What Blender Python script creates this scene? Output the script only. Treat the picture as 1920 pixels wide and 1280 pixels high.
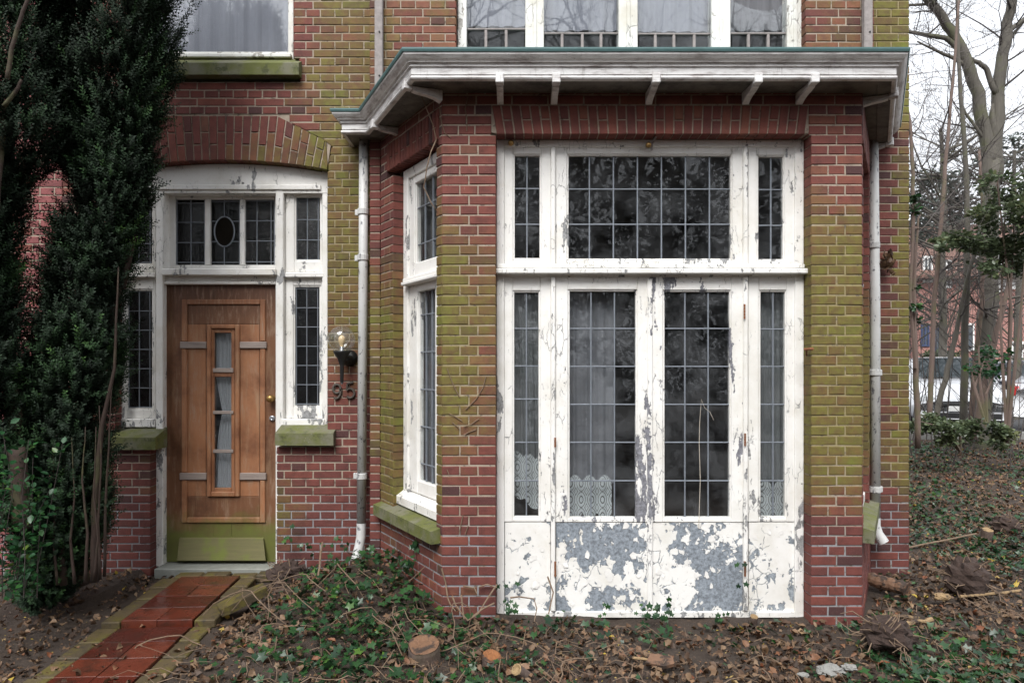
import bpy, math, random
import numpy as np
from mathutils import Vector, Matrix, noise as mnoise
random.seed(7)
rng = np.random.default_rng(7)
for o in list(bpy.data.objects):
    bpy.data.objects.remove(o)
S = bpy.context.scene
C = S.collection
R = math.radians
# ------------------------------------------------------------------ camera, sky, sun, exposure
F, CX, HY, CZ = 1280.0, 960.0, 685.0, 1.5          # 24 mm lens on 36 mm: 1280 px focal length at 1920 px
cd = bpy.data.cameras.new('camera')
cam = bpy.data.objects.new('camera', cd)
C.objects.link(cam)
cam.location = (0, 0, CZ)
cam.rotation_euler = (R(90), 0, 0)
cd.sensor_width = 36
cd.lens = 24
cd.shift_y = 45 / 1920
cd.clip_start = 0.05
cd.clip_end = 600
S.camera = cam
W = bpy.data.worlds.new('World')
S.world = W
W.use_nodes = True
wt = W.node_tree
wt.nodes.clear()
sky = wt.nodes.new('ShaderNodeTexSky')
sky.sky_type = 'NISHITA'
sky.sun_disc = False
sky.sun_elevation = R(50)
sky.sun_rotation = R(195)
sky.air_density = 1.0
sky.dust_density = 3.0
bw = wt.nodes.new('ShaderNodeRGBToBW')
mixw = wt.nodes.new('ShaderNodeMix')
mixw.data_type = 'RGBA'
mixw.inputs[0].default_value = 0.72               # overcast: the blue sky is mostly hidden by an even grey cloud layer
mixw.inputs[7].default_value = (5.9, 6.15, 6.6, 1)
bg = wt.nodes.new('ShaderNodeBackground')
bg.inputs[1].default_value = 0.1
ow = wt.nodes.new('ShaderNodeOutputWorld')
wt.links.new(sky.outputs[0], bw.inputs[0])
wt.links.new(bw.outputs[0], mixw.inputs[6])
wt.links.new(mixw.outputs[2], bg.inputs[0])
wt.links.new(bg.outputs[0], ow.inputs[0])
sl = bpy.data.lights.new('sun', 'SUN')
sl.energy = 1.5
sl.angle = R(32)
sl.color = (1.0, 0.985, 0.96)
sun = bpy.data.objects.new('sun', sl)
C.objects.link(sun)
sun.rotation_euler = (R(40), 0, R(-15))            # 50 degrees up, behind the camera and a little to the left
S.view_settings.view_transform = 'Standard'
S.view_settings.look = 'None'
S.view_settings.exposure = 1.5
S.view_settings.gamma = 1
S.view_settings.use_curve_mapping = False
S.cycles.use_denoising = True
S.cycles.max_bounces = 8
S.cycles.transparent_max_bounces = 24
S.cycles.caustics_reflective = False
S.cycles.caustics_refractive = False

# ------------------------------------------------------------------ helpers
ORG = {}                                            # world origin of every parent

def P(px, py, Y):
    """A pixel of the 1920 px photograph at distance Y -> a point in metres."""
    return Vector(((px - CX) * Y / F, Y, CZ + (HY - py) * Y / F))

def PXL(p):
    return (CX + p[0] * F / p[1], HY - (p[2] - CZ) * F / p[1])

def GX(px, py, z=0.0):
    """Where a pixel's ray meets the level z."""
    Y = (CZ - z) * F / (py - HY)
    return Vector(((px - CX) * Y / F, Y, z))

def tag(o, label=None, cat=None, group=None, kind=None):
    if label: o['label'] = label
    if cat: o['category'] = cat
    if group: o['group'] = group
    if kind: o['kind'] = kind
    return o

def thing(name, label, cat, loc=(0, 0, 0), group=None):
    o = bpy.data.objects.new(name, None)
    o.empty_display_size = 0.1
    C.objects.link(o)
    o.location = loc
    ORG[o.name] = Vector(loc)
    return tag(o, label, cat, group)

def link(name, me, parent=None):
    o = bpy.data.objects.new(name, me)
    C.objects.link(o)
    if parent is not None:
        o.parent = parent
        ORG[o.name] = ORG[parent.name].copy()
    else:
        ORG[o.name] = Vector((0, 0, 0))
    return o

class MB:
    """Collects faces; build() links them as ONE mesh object."""
    def __init__(s):
        s.v, s.f, s.at = [], [], {}

    def add(s, vs, fs):
        b = len(s.v)
        s.v += [tuple(v) for v in vs]
        s.f += [tuple(i + b for i in f) for f in fs]
        return b

    def box(s, x0, x1, y0, y1, z0, z1, c=0.0, T=None):
        if x1 < x0: x0, x1 = x1, x0
        if y1 < y0: y0, y1 = y1, y0
        if z1 < z0: z0, z1 = z1, z0
        c = min(c, (x1 - x0) * .3, (y1 - y0) * .3, (z1 - z0) * .3)
        X, Y, Z = (x0, x1), (y0, y1), (z0, z1)
        if c <= 0:
            vs = [(X[i], Y[j], Z[k]) for i in (0, 1) for j in (0, 1) for k in (0, 1)]
            fs = [(0, 1, 3, 2), (4, 6, 7, 5), (0, 4, 5, 1), (2, 3, 7, 6), (0, 2, 6, 4), (1, 5, 7, 3)]
        else:
            vs, idx = [], {}
            for i in (0, 1):
                for j in (0, 1):
                    for k in (0, 1):
                        p = (X[i], Y[j], Z[k])
                        q = (p[0] + (c if i == 0 else -c), p[1] + (c if j == 0 else -c), p[2] + (c if k == 0 else -c))
                        for a in range(3):
                            idx[i, j, k, a] = len(vs)
                            vs.append(tuple(p[b] if b == a else q[b] for b in range(3)))
            g = lambda i, j, k, a: idx[i, j, k, a]
            fs = []
            for i in (0, 1):
                fs.append((g(i, 0, 0, 0), g(i, 1, 0, 0), g(i, 1, 1, 0), g(i, 0, 1, 0)))
                fs.append((g(0, i, 0, 1), g(1, i, 0, 1), g(1, i, 1, 1), g(0, i, 1, 1)))
                fs.append((g(0, 0, i, 2), g(1, 0, i, 2), g(1, 1, i, 2), g(0, 1, i, 2)))
                for j in (0, 1):
                    fs.append((g(0, i, j, 1), g(1, i, j, 1), g(1, i, j, 2), g(0, i, j, 2)))
                    fs.append((g(i, 0, j, 0), g(i, 1, j, 0), g(i, 1, j, 2), g(i, 0, j, 2)))
                    fs.append((g(i, j, 0, 0), g(i, j, 1, 0), g(i, j, 1, 1), g(i, j, 0, 1)))
                    for k in (0, 1):
                        fs.append((g(i, j, k, 0), g(i, j, k, 1), g(i, j, k, 2)))
        if T: vs = [T(v) for v in vs]
        s.add(vs, fs)

    def prism(s, poly, d0, d1, axis='y', T=None):
        """poly in the plane across axis, pushed from d0 to d1."""
        def p3(a, b, d):
            return (a, d, b) if axis == 'y' else ((d, a, b) if axis == 'x' else (a, b, d))
        n = len(poly)
        vs = [p3(a, b, d0) for a, b in poly] + [p3(a, b, d1) for a, b in poly]
        fs = [tuple(range(n)), tuple(range(2 * n - 1, n - 1, -1))]
        fs += [(i, (i + 1) % n, n + (i + 1) % n, n + i) for i in range(n)]
        if T: vs = [T(v) for v in vs]
        s.add(vs, fs)

    def tube(s, pts, rad, n=6, cap=True):
        pts = [Vector(p) for p in pts]
        if not hasattr(rad, '__len__'): rad = [rad] * len(pts)
        b = len(s.v)
        prev = None
        for i, p in enumerate(pts):
            d = (pts[min(i + 1, len(pts) - 1)] - pts[max(i - 1, 0)])
            d = d.normalized() if d.length > 1e-9 else Vector((0, 0, 1))
            if prev is None:
                a = Vector((0, 1, 0)) if abs(d.y) < .9 else Vector((1, 0, 0))
                u = d.cross(a).normalized()
            else:
                u = (prev - d * prev.dot(d))
                u = u.normalized() if u.length > 1e-6 else d.orthogonal().normalized()
            prev = u
            w = d.cross(u)
            for k in range(n):
                t = 2 * math.pi * k / n
                s.v.append(tuple(p + (u * math.cos(t) + w * math.sin(t)) * rad[i]))
        for i in range(len(pts) - 1):
            for k in range(n):
                s.f.append((b + i * n + k, b + i * n + (k + 1) % n, b + (i + 1) * n + (k + 1) % n, b + (i + 1) * n + k))
        if cap:
            s.f.append(tuple(b + k for k in reversed(range(n))))
            s.f.append(tuple(b + (len(pts) - 1) * n + k for k in range(n)))

    def lathe(s, prof, c, n=20, axis='z'):
        """prof: (radius, height) pairs about an axis through c."""
        b = len(s.v)
        for r, h in prof:
            for k in range(n):
                t = 2 * math.pi * k / n
                q = (r * math.cos(t), r * math.sin(t), h)
                if axis == 'y': q = (q[0], q[2], q[1])
                if axis == 'x': q = (q[2], q[0], q[1])
                s.v.append((c[0] + q[0], c[1] + q[1], c[2] + q[2]))
        for i in range(len(prof) - 1):
            for k in range(n):
                s.f.append((b + i * n + k, b + i * n + (k + 1) % n, b + (i + 1) * n + (k + 1) % n, b + (i + 1) * n + k))
        s.f.append(tuple(b + k for k in range(n)))
        s.f.append(tuple(b + (len(prof) - 1) * n + k for k in range(n)))

    def build(s, name, mat, parent=None, smooth=False, kind=None, label=None):
        me = bpy.data.meshes.new(name)
        o0 = ORG[parent.name] if parent is not None else Vector((0, 0, 0))
        me.from_pydata([(v[0] - o0.x, v[1] - o0.y, v[2] - o0.z) for v in s.v], [], s.f)
        for k, arr in s.at.items():
            a = me.attributes.new(k, 'FLOAT', 'POINT')
            a.data.foreach_set('value', np.asarray(arr, np.float32))
        if mat: me.materials.append(mat)
        if smooth: me.polygons.foreach_set('use_smooth', [True] * len(me.polygons))
        me.update()
        o = link(name, me, parent)
        if kind: o['kind'] = kind
        if label: o['label'] = label
        return o

def np_mesh(name, V, Fq, mat, parent=None, attrs=None, smooth=False, kind=None):
    """A mesh from arrays; Fq: (m,3) or (m,4) indices."""
    me = bpy.data.meshes.new(name)
    o0 = ORG[parent.name] if parent is not None else Vector((0, 0, 0))
    V = np.asarray(V, np.float32) - np.array(o0, np.float32)
    k = Fq.shape[1]
    me.vertices.add(len(V)); me.vertices.foreach_set('co', V.ravel())
    me.loops.add(Fq.size); me.loops.foreach_set('vertex_index', Fq.astype(np.int32).ravel())
    me.polygons.add(len(Fq))
    me.polygons.foreach_set('loop_start', np.arange(len(Fq), dtype=np.int32) * k)
    for a, arr in (attrs or {}).items():
        at = me.attributes.new(a, 'FLOAT', 'POINT')
        at.data.foreach_set('value', np.asarray(arr, np.float32))
    me.materials.append(mat)
    me.update(calc_edges=True)
    if smooth: me.polygons.foreach_set('use_smooth', [True] * len(me.polygons))
    o = link(name, me, parent)
    if kind: o['kind'] = kind
    return o

# ------------------------------------------------------------------ materials
class NT:
    def __init__(s, name):
        s.m = bpy.data.materials.new(name)
        s.m.use_nodes = True
        s.t = s.m.node_tree
        s.t.nodes.clear()
        s.out = s.t.nodes.new('ShaderNodeOutputMaterial')
        s._pos = None

    def add(s, typ, ins=None, **props):
        n = s.t.nodes.new('ShaderNode' + typ)
        for k, v in props.items(): setattr(n, k, v)
        for k, v in (ins or {}).items():
            if isinstance(v, bpy.types.NodeSocket): s.t.links.new(v, n.inputs[k])
            else: n.inputs[k].default_value = v
        return n

    @property
    def pos(s):
        if s._pos is None: s._pos = s.add('NewGeometry').outputs['Position']
        return s._pos

    def vec(s, sx=1, sy=1, sz=1, src=None):
        return s.add('Mapping', {0: src or s.pos, 3: (sx, sy, sz)}).outputs[0]

    def noise(s, scale, detail=4, rough=.55, vec=None, dist=0):
        return s.add('TexNoise', {'Vector': vec or s.pos, 'Scale': scale, 'Detail': detail, 'Roughness': rough, 'Distortion': dist}).outputs[0]

    def ramp(s, fac, stops):
        n = s.add('ValToRGB', {0: fac})
        e = n.color_ramp.elements
        while len(e) < len(stops): e.new(.5)
        for el, (p, c) in zip(e, stops):
            el.position = p
            el.color = (c, c, c, 1) if not hasattr(c, '__len__') else (*c, 1)
        return n.outputs[0]

    def step(s, v, a, b):
        return s.add('MapRange', {0: v, 1: a, 2: b}, interpolation_type='SMOOTHSTEP').outputs[0]

    def math(s, op, a, b=0.0):
        return s.add('Math', {0: a, 1: b}, operation=op, use_clamp=False).outputs[0]

    def mix(s, fac, a, b, blend='MIX'):
        f = lambda c: c if isinstance(c, bpy.types.NodeSocket) else ((c, c, c, 1) if not hasattr(c, '__len__') else (*c, 1))
        n = s.add('Mix', {0: fac, 6: f(a), 7: f(b)}, data_type='RGBA', blend_type=blend)
        return n.outputs[2]

    def attr(s, name, typ='GEOMETRY'):
        return s.add('Attribute', attribute_name=name, attribute_type=typ).outputs['Fac']

    def bump(s, h, strength=.5, dist=.01, nrm=None):
        ins = {'Strength': strength, 'Distance': dist, 'Height': h}
        if nrm: ins['Normal'] = nrm
        return s.add('Bump', ins).outputs[0]

    def xyz(s, i, src=None):
        return s.add('SeparateXYZ', {0: src or s.pos}).outputs[i]

    def bsdf(s, col, rough=.6, nrm=None, **kw):
        ins = {'Base Color': col if isinstance(col, bpy.types.NodeSocket) else (*col, 1), 'Roughness': rough}
        if nrm: ins['Normal'] = nrm
        ins.update({k.replace('_', ' '): v for k, v in kw.items()})
        return s.add('BsdfPrincipled', ins).outputs[0]

    def done(s, sh):
        s.t.links.new(sh, s.out.inputs[0])
        return s.m

def both(m, name):
    """A value that single pieces carry as an object property and joined pieces as a mesh attribute."""
    return m.math('ADD', m.attr(name), m.attr(name, 'OBJECT'))

def brick_mat(name, ramp, algae_col=(.158, .150, .028), mor=None):
    m = NT(name)
    t, al = both(m, 'tint'), both(m, 'algae')
    base = m.ramp(t, ramp)
    n1 = m.noise(14, 5, .6)
    base = m.mix(m.step(n1, .35, .75), base, m.mix(.45, base, (.05, .022, .02)))
    n2 = m.noise(160, 3, .6)
    base = m.mix(m.math('MULTIPLY', m.step(n2, .55, .75), .35), base, (.30, .14, .11))
    n3 = m.noise(9, 6, .65)
    am = m.step(m.math('ADD', al, m.math('MULTIPLY', m.math('SUBTRACT', n3, .5), 1.0)), .05, 1.05)
    ac = m.mix(m.step(m.noise(23, 4, .6), .3, .7), algae_col, (algae_col[0] * .78, algae_col[1] * .62, algae_col[2] * 1.1))
    ac = m.mix(m.math('MULTIPLY', m.step(m.noise(4, 3, .5), .5, .75), .6), ac, (algae_col[0] * .85, algae_col[1] * 1.15, algae_col[2] * .8))
    col = m.mix(m.math('MULTIPLY', am, .95), base, ac)
    col = m.mix(m.math('MULTIPLY', m.step(m.noise(17, 5, .7), .52, .72), .45), col, m.mix(.55, col, (.035, .026, .018)))
    # chalky drips and bird lime run down a few bricks
    dr = m.step(m.noise(1.0, 4, .7, m.vec(38, 38, 3.2)), .70, .76)
    col = m.mix(m.math('MULTIPLY', dr, .32), col, (.55, .5, .45))
    h = m.math('ADD', m.noise(220, 4, .7), m.math('MULTIPLY', m.noise(45, 3, .6), .8))
    return m.done(m.bsdf(col, .78, m.bump(h, .55, .004), Specular_IOR_Level=.35))

RED = [(0, (.066, .030, .030)), (.18, (.118, .038, .033)), (.45, (.158, .047, .038)), (.75, (.190, .056, .041)), (.92, (.22, .086, .052)), (1, (.10, .05, .04))]
M = {}
M['brick'] = brick_mat('red_brick', RED)
M['pale_brick'] = brick_mat('pale_red_brick', [(0, (.20, .07, .075)), (.5, (.27, .085, .085)), (1, (.33, .12, .11))])

def mortar():
    m = NT('lime_mortar')
    z = m.xyz(2)
    n = m.noise(30, 5, .65)
    light = m.mix(n, (.25, .20, .155), (.43, .36, .285))
    grey = m.mix(n, (.20, .20, .21), (.33, .33, .34))
    low = m.step(m.math('ADD', z, m.math('MULTIPLY', m.noise(2.2, 3, .5), .3)), .78, .55)
    col = m.mix(low, light, grey)
    col = m.mix(m.math('MULTIPLY', m.step(m.noise(5, 5, .6), .55, .72), .5), col, (.22, .2, .09))
    am = m.step(m.math('ADD', m.attr('algae'), m.math('MULTIPLY', m.math('SUBTRACT', m.noise(12, 5, .65), .5), 1.1)), .35, .95)
    col = m.mix(m.math('MULTIPLY', am, .62), col, (.23, .19, .05))
    col = m.mix(m.step(m.noise(20, 6, .72), .52, .66), col, (.13, .105, .085))
    return m.done(m.bsdf(col, .9, m.bump(m.noise(180, 4, .7), .6, .004)))
M['mortar'] = mortar()

def paint(name, amount, under=(.27, .27, .27), white=(.80, .785, .755), scale=1.0, dirt=.25, stretch=(1, 1, .45), cells=26, rough=.42):
    dirt *= 1.45
    """Old white paint: cell-shaped flakes gone in drifts, hairline cracks, chips, grime."""
    m = NT(name)
    warp = m.add('TexNoise', {'Vector': m.pos, 'Scale': 18 * scale, 'Detail': 4}).outputs[1]
    wv = m.add('Mix', {0: .045 / scale, 4: m.vec(*stretch), 5: warp}, data_type='VECTOR').outputs[1]
    cell = m.add('TexVoronoi', {'Vector': wv, 'Scale': cells * scale}, feature='F1')
    rnd = m.xyz(0, cell.outputs['Color'])
    low = m.noise(4.2 * scale, 5, .62, m.vec(*stretch))
    gone = m.step(m.math('SUBTRACT', m.math('ADD', low, m.math('MULTIPLY', rnd, .15)), m.math('MULTIPLY', m.noise(60, 3, .6), .10)), .74 - amount, .752 - amount)
    edge = m.add('TexVoronoi', {'Vector': wv, 'Scale': cells * scale * .62}, feature='DISTANCE_TO_EDGE').outputs[0]
    crack = m.math('MULTIPLY', m.step(edge, .030, .008), m.step(m.noise(5, 4, .6), .56 - amount * .3, .62 - amount * .3))
    chip = m.step(m.noise(75 * scale, 4, .7, m.vec(1, 1, .35)), .69 - amount * .15, .71 - amount * .15)
    bare = m.math('MAXIMUM', gone, m.math('MAXIMUM', m.math('MULTIPLY', crack, .8), chip))
    w = m.mix(m.math('MULTIPLY', m.step(m.noise(3.5, 5, .6), .42, .75), dirt), white, (.50, .46, .37))
    w = m.mix(m.math('MULTIPLY', m.step(m.noise(22, 5, .65), .5, .8), dirt * .7), w, (.60, .55, .46))
    u = m.mix(m.step(m.noise(45, 6, .75), .3, .7), tuple(c * .5 for c in under), tuple(c * 1.5 for c in under))
    col = m.mix(bare, w, u)
    h = m.math('SUBTRACT', m.math('MULTIPLY', m.noise(26, 3, .5), .25), bare)
    return m.done(m.bsdf(col, rough, m.bump(h, 1.0, .004), Specular_IOR_Level=.4))

M['paint'] = paint('white_paint', .058, scale=1.5, stretch=(1, 1, .3))
M['paint_worn'] = paint('worn_white_paint', .098, dirt=.32, scale=1.5, stretch=(1, 1, .35))
M['paint_door'] = paint('flaking_white_paint', .105, under=(.20, .20, .22), dirt=.30, scale=1.6, stretch=(1, 1, .25))
M['paint_up'] = paint('weathered_grey_paint', .12, under=(.33, .31, .28), white=(.70, .70, .67), dirt=.5)
M['panel'] = paint('peeling_panel_paint', .228, under=(.23, .255, .285), dirt=.30, stretch=(1, 1, .8), cells=24, scale=.9)
M['panel_less'] = paint('cracked_panel_paint', .125, under=(.25, .275, .30), dirt=.30, stretch=(1, 1, .8), cells=24, scale=.9)

def cornice_mat():
    m = NT('cornice_paint')
    n = m.noise(7, 6, .65, m.vec(1, 1, 5))
    col = m.mix(m.step(n, .42, .76), (.74, .73, .72), (.30, .26, .25))
    col = m.mix(m.math('MULTIPLY', m.step(m.noise(1, 5, .7, m.vec(42, 42, 4)), .55, .76), .5), col, (.16, .13, .11))
    col = m.mix(m.step(m.noise(90, 4, .7), .66, .7), col, (.12, .11, .10))
    return m.done(m.bsdf(col, .5, m.bump(m.noise(60, 5, .7), .4, .002)))
M['cornice'] = cornice_mat()

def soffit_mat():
    m = NT('dirty_shaded_soffit_paint')
    col = m.mix(m.step(m.noise(6, 6, .7), .35, .7), (.17, .155, .135), (.045, .042, .036))  # dirt, plus the shade under the cornice painted into the colour
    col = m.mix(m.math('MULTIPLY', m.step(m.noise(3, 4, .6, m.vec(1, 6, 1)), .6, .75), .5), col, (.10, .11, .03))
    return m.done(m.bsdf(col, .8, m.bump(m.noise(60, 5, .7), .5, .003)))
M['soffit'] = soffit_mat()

def simple(name, col, rough=.6, var=.35, scale=20, bump=.3, bs=80, bd=.003, **kw):
    m = NT(name)
    n = m.noise(scale, 5, .6)
    c = m.mix(n, tuple(x * (1 - var) for x in col), tuple(x * (1 + var) for x in col))
    return m.done(m.bsdf(c, rough, m.bump(m.noise(bs, 4, .6), bump, bd), **kw))
M['zinc'] = simple('green_zinc_edge', (.075, .15, .15), .45, .4, 12)
M['lead'] = simple('lead_came', (.20, .22, .25), .5, .3, 30, Metallic=.2)
M['iron'] = simple('black_iron', (.012, .012, .013), .45)
M['rust'] = simple('rusty_iron', (.20, .075, .03), .8, .6, 60)
M['brass'] = simple('old_brass', (.36, .22, .08), .38, .5, 50, Metallic=.85)
M['steel'] = simple('dull_steel', (.40, .41, .44), .35, .2, 50, Metallic=.8)
M['digit'] = simple('weathered_digit_iron', (.075, .062, .052), .7, .5, 60)
M['greywood'] = simple('weathered_grey_wood', (.27, .24, .23), .8, .5, 26, .6, 60, .004)
M['interior'] = simple('faded_wallpaper', (.15, .145, .135), .9, .25, 3)
M['interior_floor'] = simple('interior_boards', (.10, .07, .05), .6, .3, 6)
M['net'] = None

def stone_moss():
    m = NT('mossy_stone')
    n = m.noise(5, 5, .6)
    col = m.mix(m.step(n, .4, .62), (.112, .122, .030), (.155, .15, .10))
    col = m.mix(m.step(m.noise(16, 6, .72), .50, .66), col, (.060, .066, .024))
    col = m.mix(m.math('MULTIPLY', m.step(m.noise(8, 5, .7), .56, .68), .6), col, (.22, .21, .16))
    col = m.mix(m.step(m.noise(140, 3, .6), .70, .74), col, (.55, .55, .5))
    return m.done(m.bsdf(col, .85, m.bump(m.noise(90, 5, .7), .5, .004)))
M['sill'] = stone_moss()

def door_wood(name, tone=1.0, algae=1.0):
    m = NT(name)
    z = m.xyz(2)
    g = m.noise(1, 6, .65, m.vec(60, 60, 3.0))
    g2 = m.noise(4, 5, .6)
    col = m.mix(g, tuple(c * tone for c in (.045, .017, .009)), tuple(c * tone for c in (.155, .060, .026)))
    mid = m.math('MULTIPLY', m.step(z, 2.12, 1.7), m.step(g2, .25, .6))
    col = m.mix(m.math('MULTIPLY', mid, .55), col, tuple(c * tone for c in (.30, .135, .062)))
    # bleached, flaking varnish
    bl = m.math('MULTIPLY', m.step(m.noise(1, 7, .75, m.vec(34, 34, 5)), .48, .66), m.step(g2, .36, .62))
    col = m.mix(m.math('MULTIPLY', bl, .6), col, (.34, .24, .17))
    wn = m.math('MULTIPLY', m.step(m.noise(1, 6, .7, m.vec(16, 16, 2.2)), .50, .68), m.step(z, 2.0, 1.75))
    col = m.mix(m.math('MULTIPLY', wn, .55), col, tuple(c * min(1.1, tone) for c in (.34, .215, .125)))
    al = m.math('MULTIPLY', m.step(m.math('ADD', z, m.math('MULTIPLY', m.math('SUBTRACT', m.noise(6, 4, .6), .5), .35)), .40, .20), algae)
    ac = m.mix(m.noise(12, 5, .6), (.135, .16, .022), (.10, .085, .035))
    col = m.mix(al, col, ac)
    return m.done(m.bsdf(col, .55, m.bump(g, .35, .002)))
M['door'] = door_wood('weathered_door_wood', .84)
M['door_mould'] = door_wood('bleached_door_moulding', 1.6)

def bare_trim():
    m = NT('bleached_bare_wood')
    g = m.noise(1, 6, .65, m.vec(6, 60, 60))
    col = m.mix(g, (.14, .105, .09), (.42, .35, .31))
    return m.done(m.bsdf(col, .75, m.bump(g, .4, .002)))
M['trim'] = bare_trim()

def weather_board():
    m = NT('mossy_weatherboard')
    g = m.noise(1, 6, .65, m.vec(4, 60, 50))
    col = m.mix(g, (.085, .075, .03), (.17, .155, .06))
    col = m.mix(m.step(m.noise(5, 4, .6), .5, .7), col, (.13, .15, .025))
    return m.done(m.bsdf(col, .75, m.bump(g, .4, .002)))
M['weatherboard'] = weather_board()

def glass(name, dust=.06, ripple=0.0, flat=False, tint=(.92, .935, .94), refl=1.0, rough=.015):
    m = NT(name)
    nrm = None
    if ripple:
        h = m.noise(55, 3, .6, dist=1.2)
        nrm = m.bump(h, ripple, .02)
    elif not flat:
        nrm = m.bump(m.noise(3.0, 2, .5), .025, .05)
    # Schlick's curve on |cos|, so that both faces of a pane behave alike
    g = m.add('NewGeometry')
    dot = m.add('VectorMath', {0: g.outputs['Incoming'], 1: nrm or g.outputs['Normal']}, operation='DOT_PRODUCT').outputs['Value']
    fr = m.math('POWER', m.math('SUBTRACT', 1.0, m.math('MINIMUM', m.math('ABSOLUTE', dot), 1.0)), 5.0)
    fr = m.math('MULTIPLY', m.math('ADD', m.math('MULTIPLY', fr, .8), .045), refl)
    tr = m.add('BsdfTransparent', {0: (*tint, 1)}).outputs[0]
    gl = m.add('BsdfGlossy', {'Color': (1, 1, 1, 1), 'Roughness': rough, **({'Normal': nrm} if nrm else {})}).outputs[0]
    a = m.add('MixShader', {0: fr, 1: tr, 2: gl}).outputs[0]
    d = m.bsdf((.42, .43, .45), .9)
    df = m.math('MULTIPLY', m.step(m.noise(5, 6, .7), .30, .85), dust)
    sp = m.math('MULTIPLY', m.step(m.noise(110, 4, .6), .72, .74), .5)
    b = m.add('MixShader', {0: m.math('MAXIMUM', df, sp), 1: a, 2: d}).outputs[0]
    return m.done(b)
M['glass'] = glass('window_glass', .10, refl=.48)
M['glass_clean'] = glass('transom_glass', .07, refl=.42)
M['glass_up'] = glass('upper_window_glass', .05, refl=1.6)
M['glass_rib'] = glass('rippled_glass', .02, ripple=.30, tint=(.20, .22, .22), refl=.9)
M['glass_globe'] = glass('lamp_globe_glass', .34, tint=(.95, .96, .95), refl=1.3, flat=True)

def cloth(name, col, alpha=1.0, fold=70):
    m = NT(name)
    n = m.noise(1, 4, .6, m.vec(fold, fold, 1.2))
    c = m.mix(n, tuple(x * .7 for x in col), col)
    d = m.add('BsdfDiffuse', {0: c}).outputs[0]
    tl = m.add('BsdfTranslucent', {0: c}).outputs[0]
    sh = m.add('MixShader', {0: .35, 1: d, 2: tl}).outputs[0]
    if alpha < 1:
        sh = m.add('MixShader', {0: alpha, 1: m.add('BsdfTransparent').outputs[0], 2: sh}).outputs[0]
    return m.done(sh)
M['curtain'] = cloth('white_curtain', (.72, .73, .76))
M['net'] = cloth('grey_net_curtain', (.40, .40, .43), .66)
M['net_thin'] = cloth('thin_net_curtain', (.46, .48, .48), .50)
M['upnet'] = cloth('upper_net_curtain', (.50, .50, .57), 1.0)

def lace():
    """Net with a denser woven pattern: medallions and scallops, the holes really see-through."""
    m = NT('lace_curtain')
    x = m.math('MULTIPLY', m.xyz(0), 1.0)
    z = m.xyz(2)
    sx = m.math('ABSOLUTE', m.math('SINE', m.math('MULTIPLY', x, 47)))
    sz = m.math('ABSOLUTE', m.math('SINE', m.math('MULTIPLY', z, 31)))
    dd = m.math('ADD', m.math('MULTIPLY', sx, .9), m.math('MULTIPLY', sz, .7))
    ring = m.math('ABSOLUTE', m.math('SINE', m.math('MULTIPLY', dd, 6.5)))
    thr = m.step(ring, .25, .45)
    v = m.add('TexVoronoi', {'Vector': m.pos, 'Scale': 105}, feature='DISTANCE_TO_EDGE').outputs[0]
    mesh = m.step(v, .22, .12)
    a = m.math('MAXIMUM', thr, m.math('MULTIPLY', mesh, .3))
    a = m.math('ADD', m.math('MULTIPLY', a, .80), .08)
    sh = m.add('MixShader', {0: a, 1: m.add('BsdfTransparent').outputs[0], 2: m.add('BsdfDiffuse', {0: (.50, .52, .52, 1)}).outputs[0]}).outputs[0]
    return m.done(sh)
M['lace'] = lace()

def pipe_mat():
    m = NT('chipped_pipe_paint')
    n = m.noise(30, 6, .72, m.vec(1, 1, .5))
    low = m.noise(3, 4, .6)
    chip = m.step(m.math('ADD', n, m.math('MULTIPLY', low, .3)), .74, .76)
    col = m.mix(m.math('MULTIPLY', m.step(low, .4, .7), .5), (.54, .54, .53), (.36, .35, .33))
    col = m.mix(chip, col, m.mix(m.noise(60, 3, .6), (.09, .07, .06), (.20, .22, .26)))
    return m.done(m.bsdf(col, .45, m.bump(m.math('SUBTRACT', m.noise(40, 3, .5), chip), .6, .002)))
M['pipe'] = pipe_mat()
# ------------------------------------------------------------------ planes of the facade
YF, YB, YS, YW, YD = 4.089, 4.189, 4.94, 5.06, 5.14
A = Vector((-.953, YS, 0)); Bc = Vector((-.4208, YF, 0))
B2 = Vector((2.099, YF, 0)); A2 = Vector((2.657, YW, 0))
def xw(px, Y=YW): return (px - CX) * Y / F
def zw(py, Y=YW): return CZ + (HY - py) * Y / F

class Plane:
    def __init__(s, O, u):
        s.O = Vector(O); s.u = Vector(u).normalized(); s.n = Vector((-s.u.y, s.u.x, 0))
        s.rot = math.atan2(s.u.y, s.u.x)
    def T(s, v):
        return s.O + s.u * v[0] + s.n * v[1] + Vector((0, 0, v[2]))
PL_W = Plane((0, YW, 0), (1, 0, 0)); PL_S = Plane((0, YS, 0), (1, 0, 0)); PL_F = Plane((0, YF, 0), (1, 0, 0))
PL_L = Plane(A, Bc - A); PL_R = Plane(B2, A2 - B2)
LEN_L = (Bc - A).length; LEN_R = (A2 - B2).length

def gauss(px, py, cx, cy, rx, ry): return math.exp(-((px - cx) / rx) ** 2 - ((py - cy) / ry) ** 2)
def lerp(x, pts):
    if x <= pts[0][0]: return pts[0][1]
    for (a, va), (b, vb) in zip(pts, pts[1:]):
        if x <= b: return va + (vb - va) * (x - a) / (b - a)
    return pts[-1][1]

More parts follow.
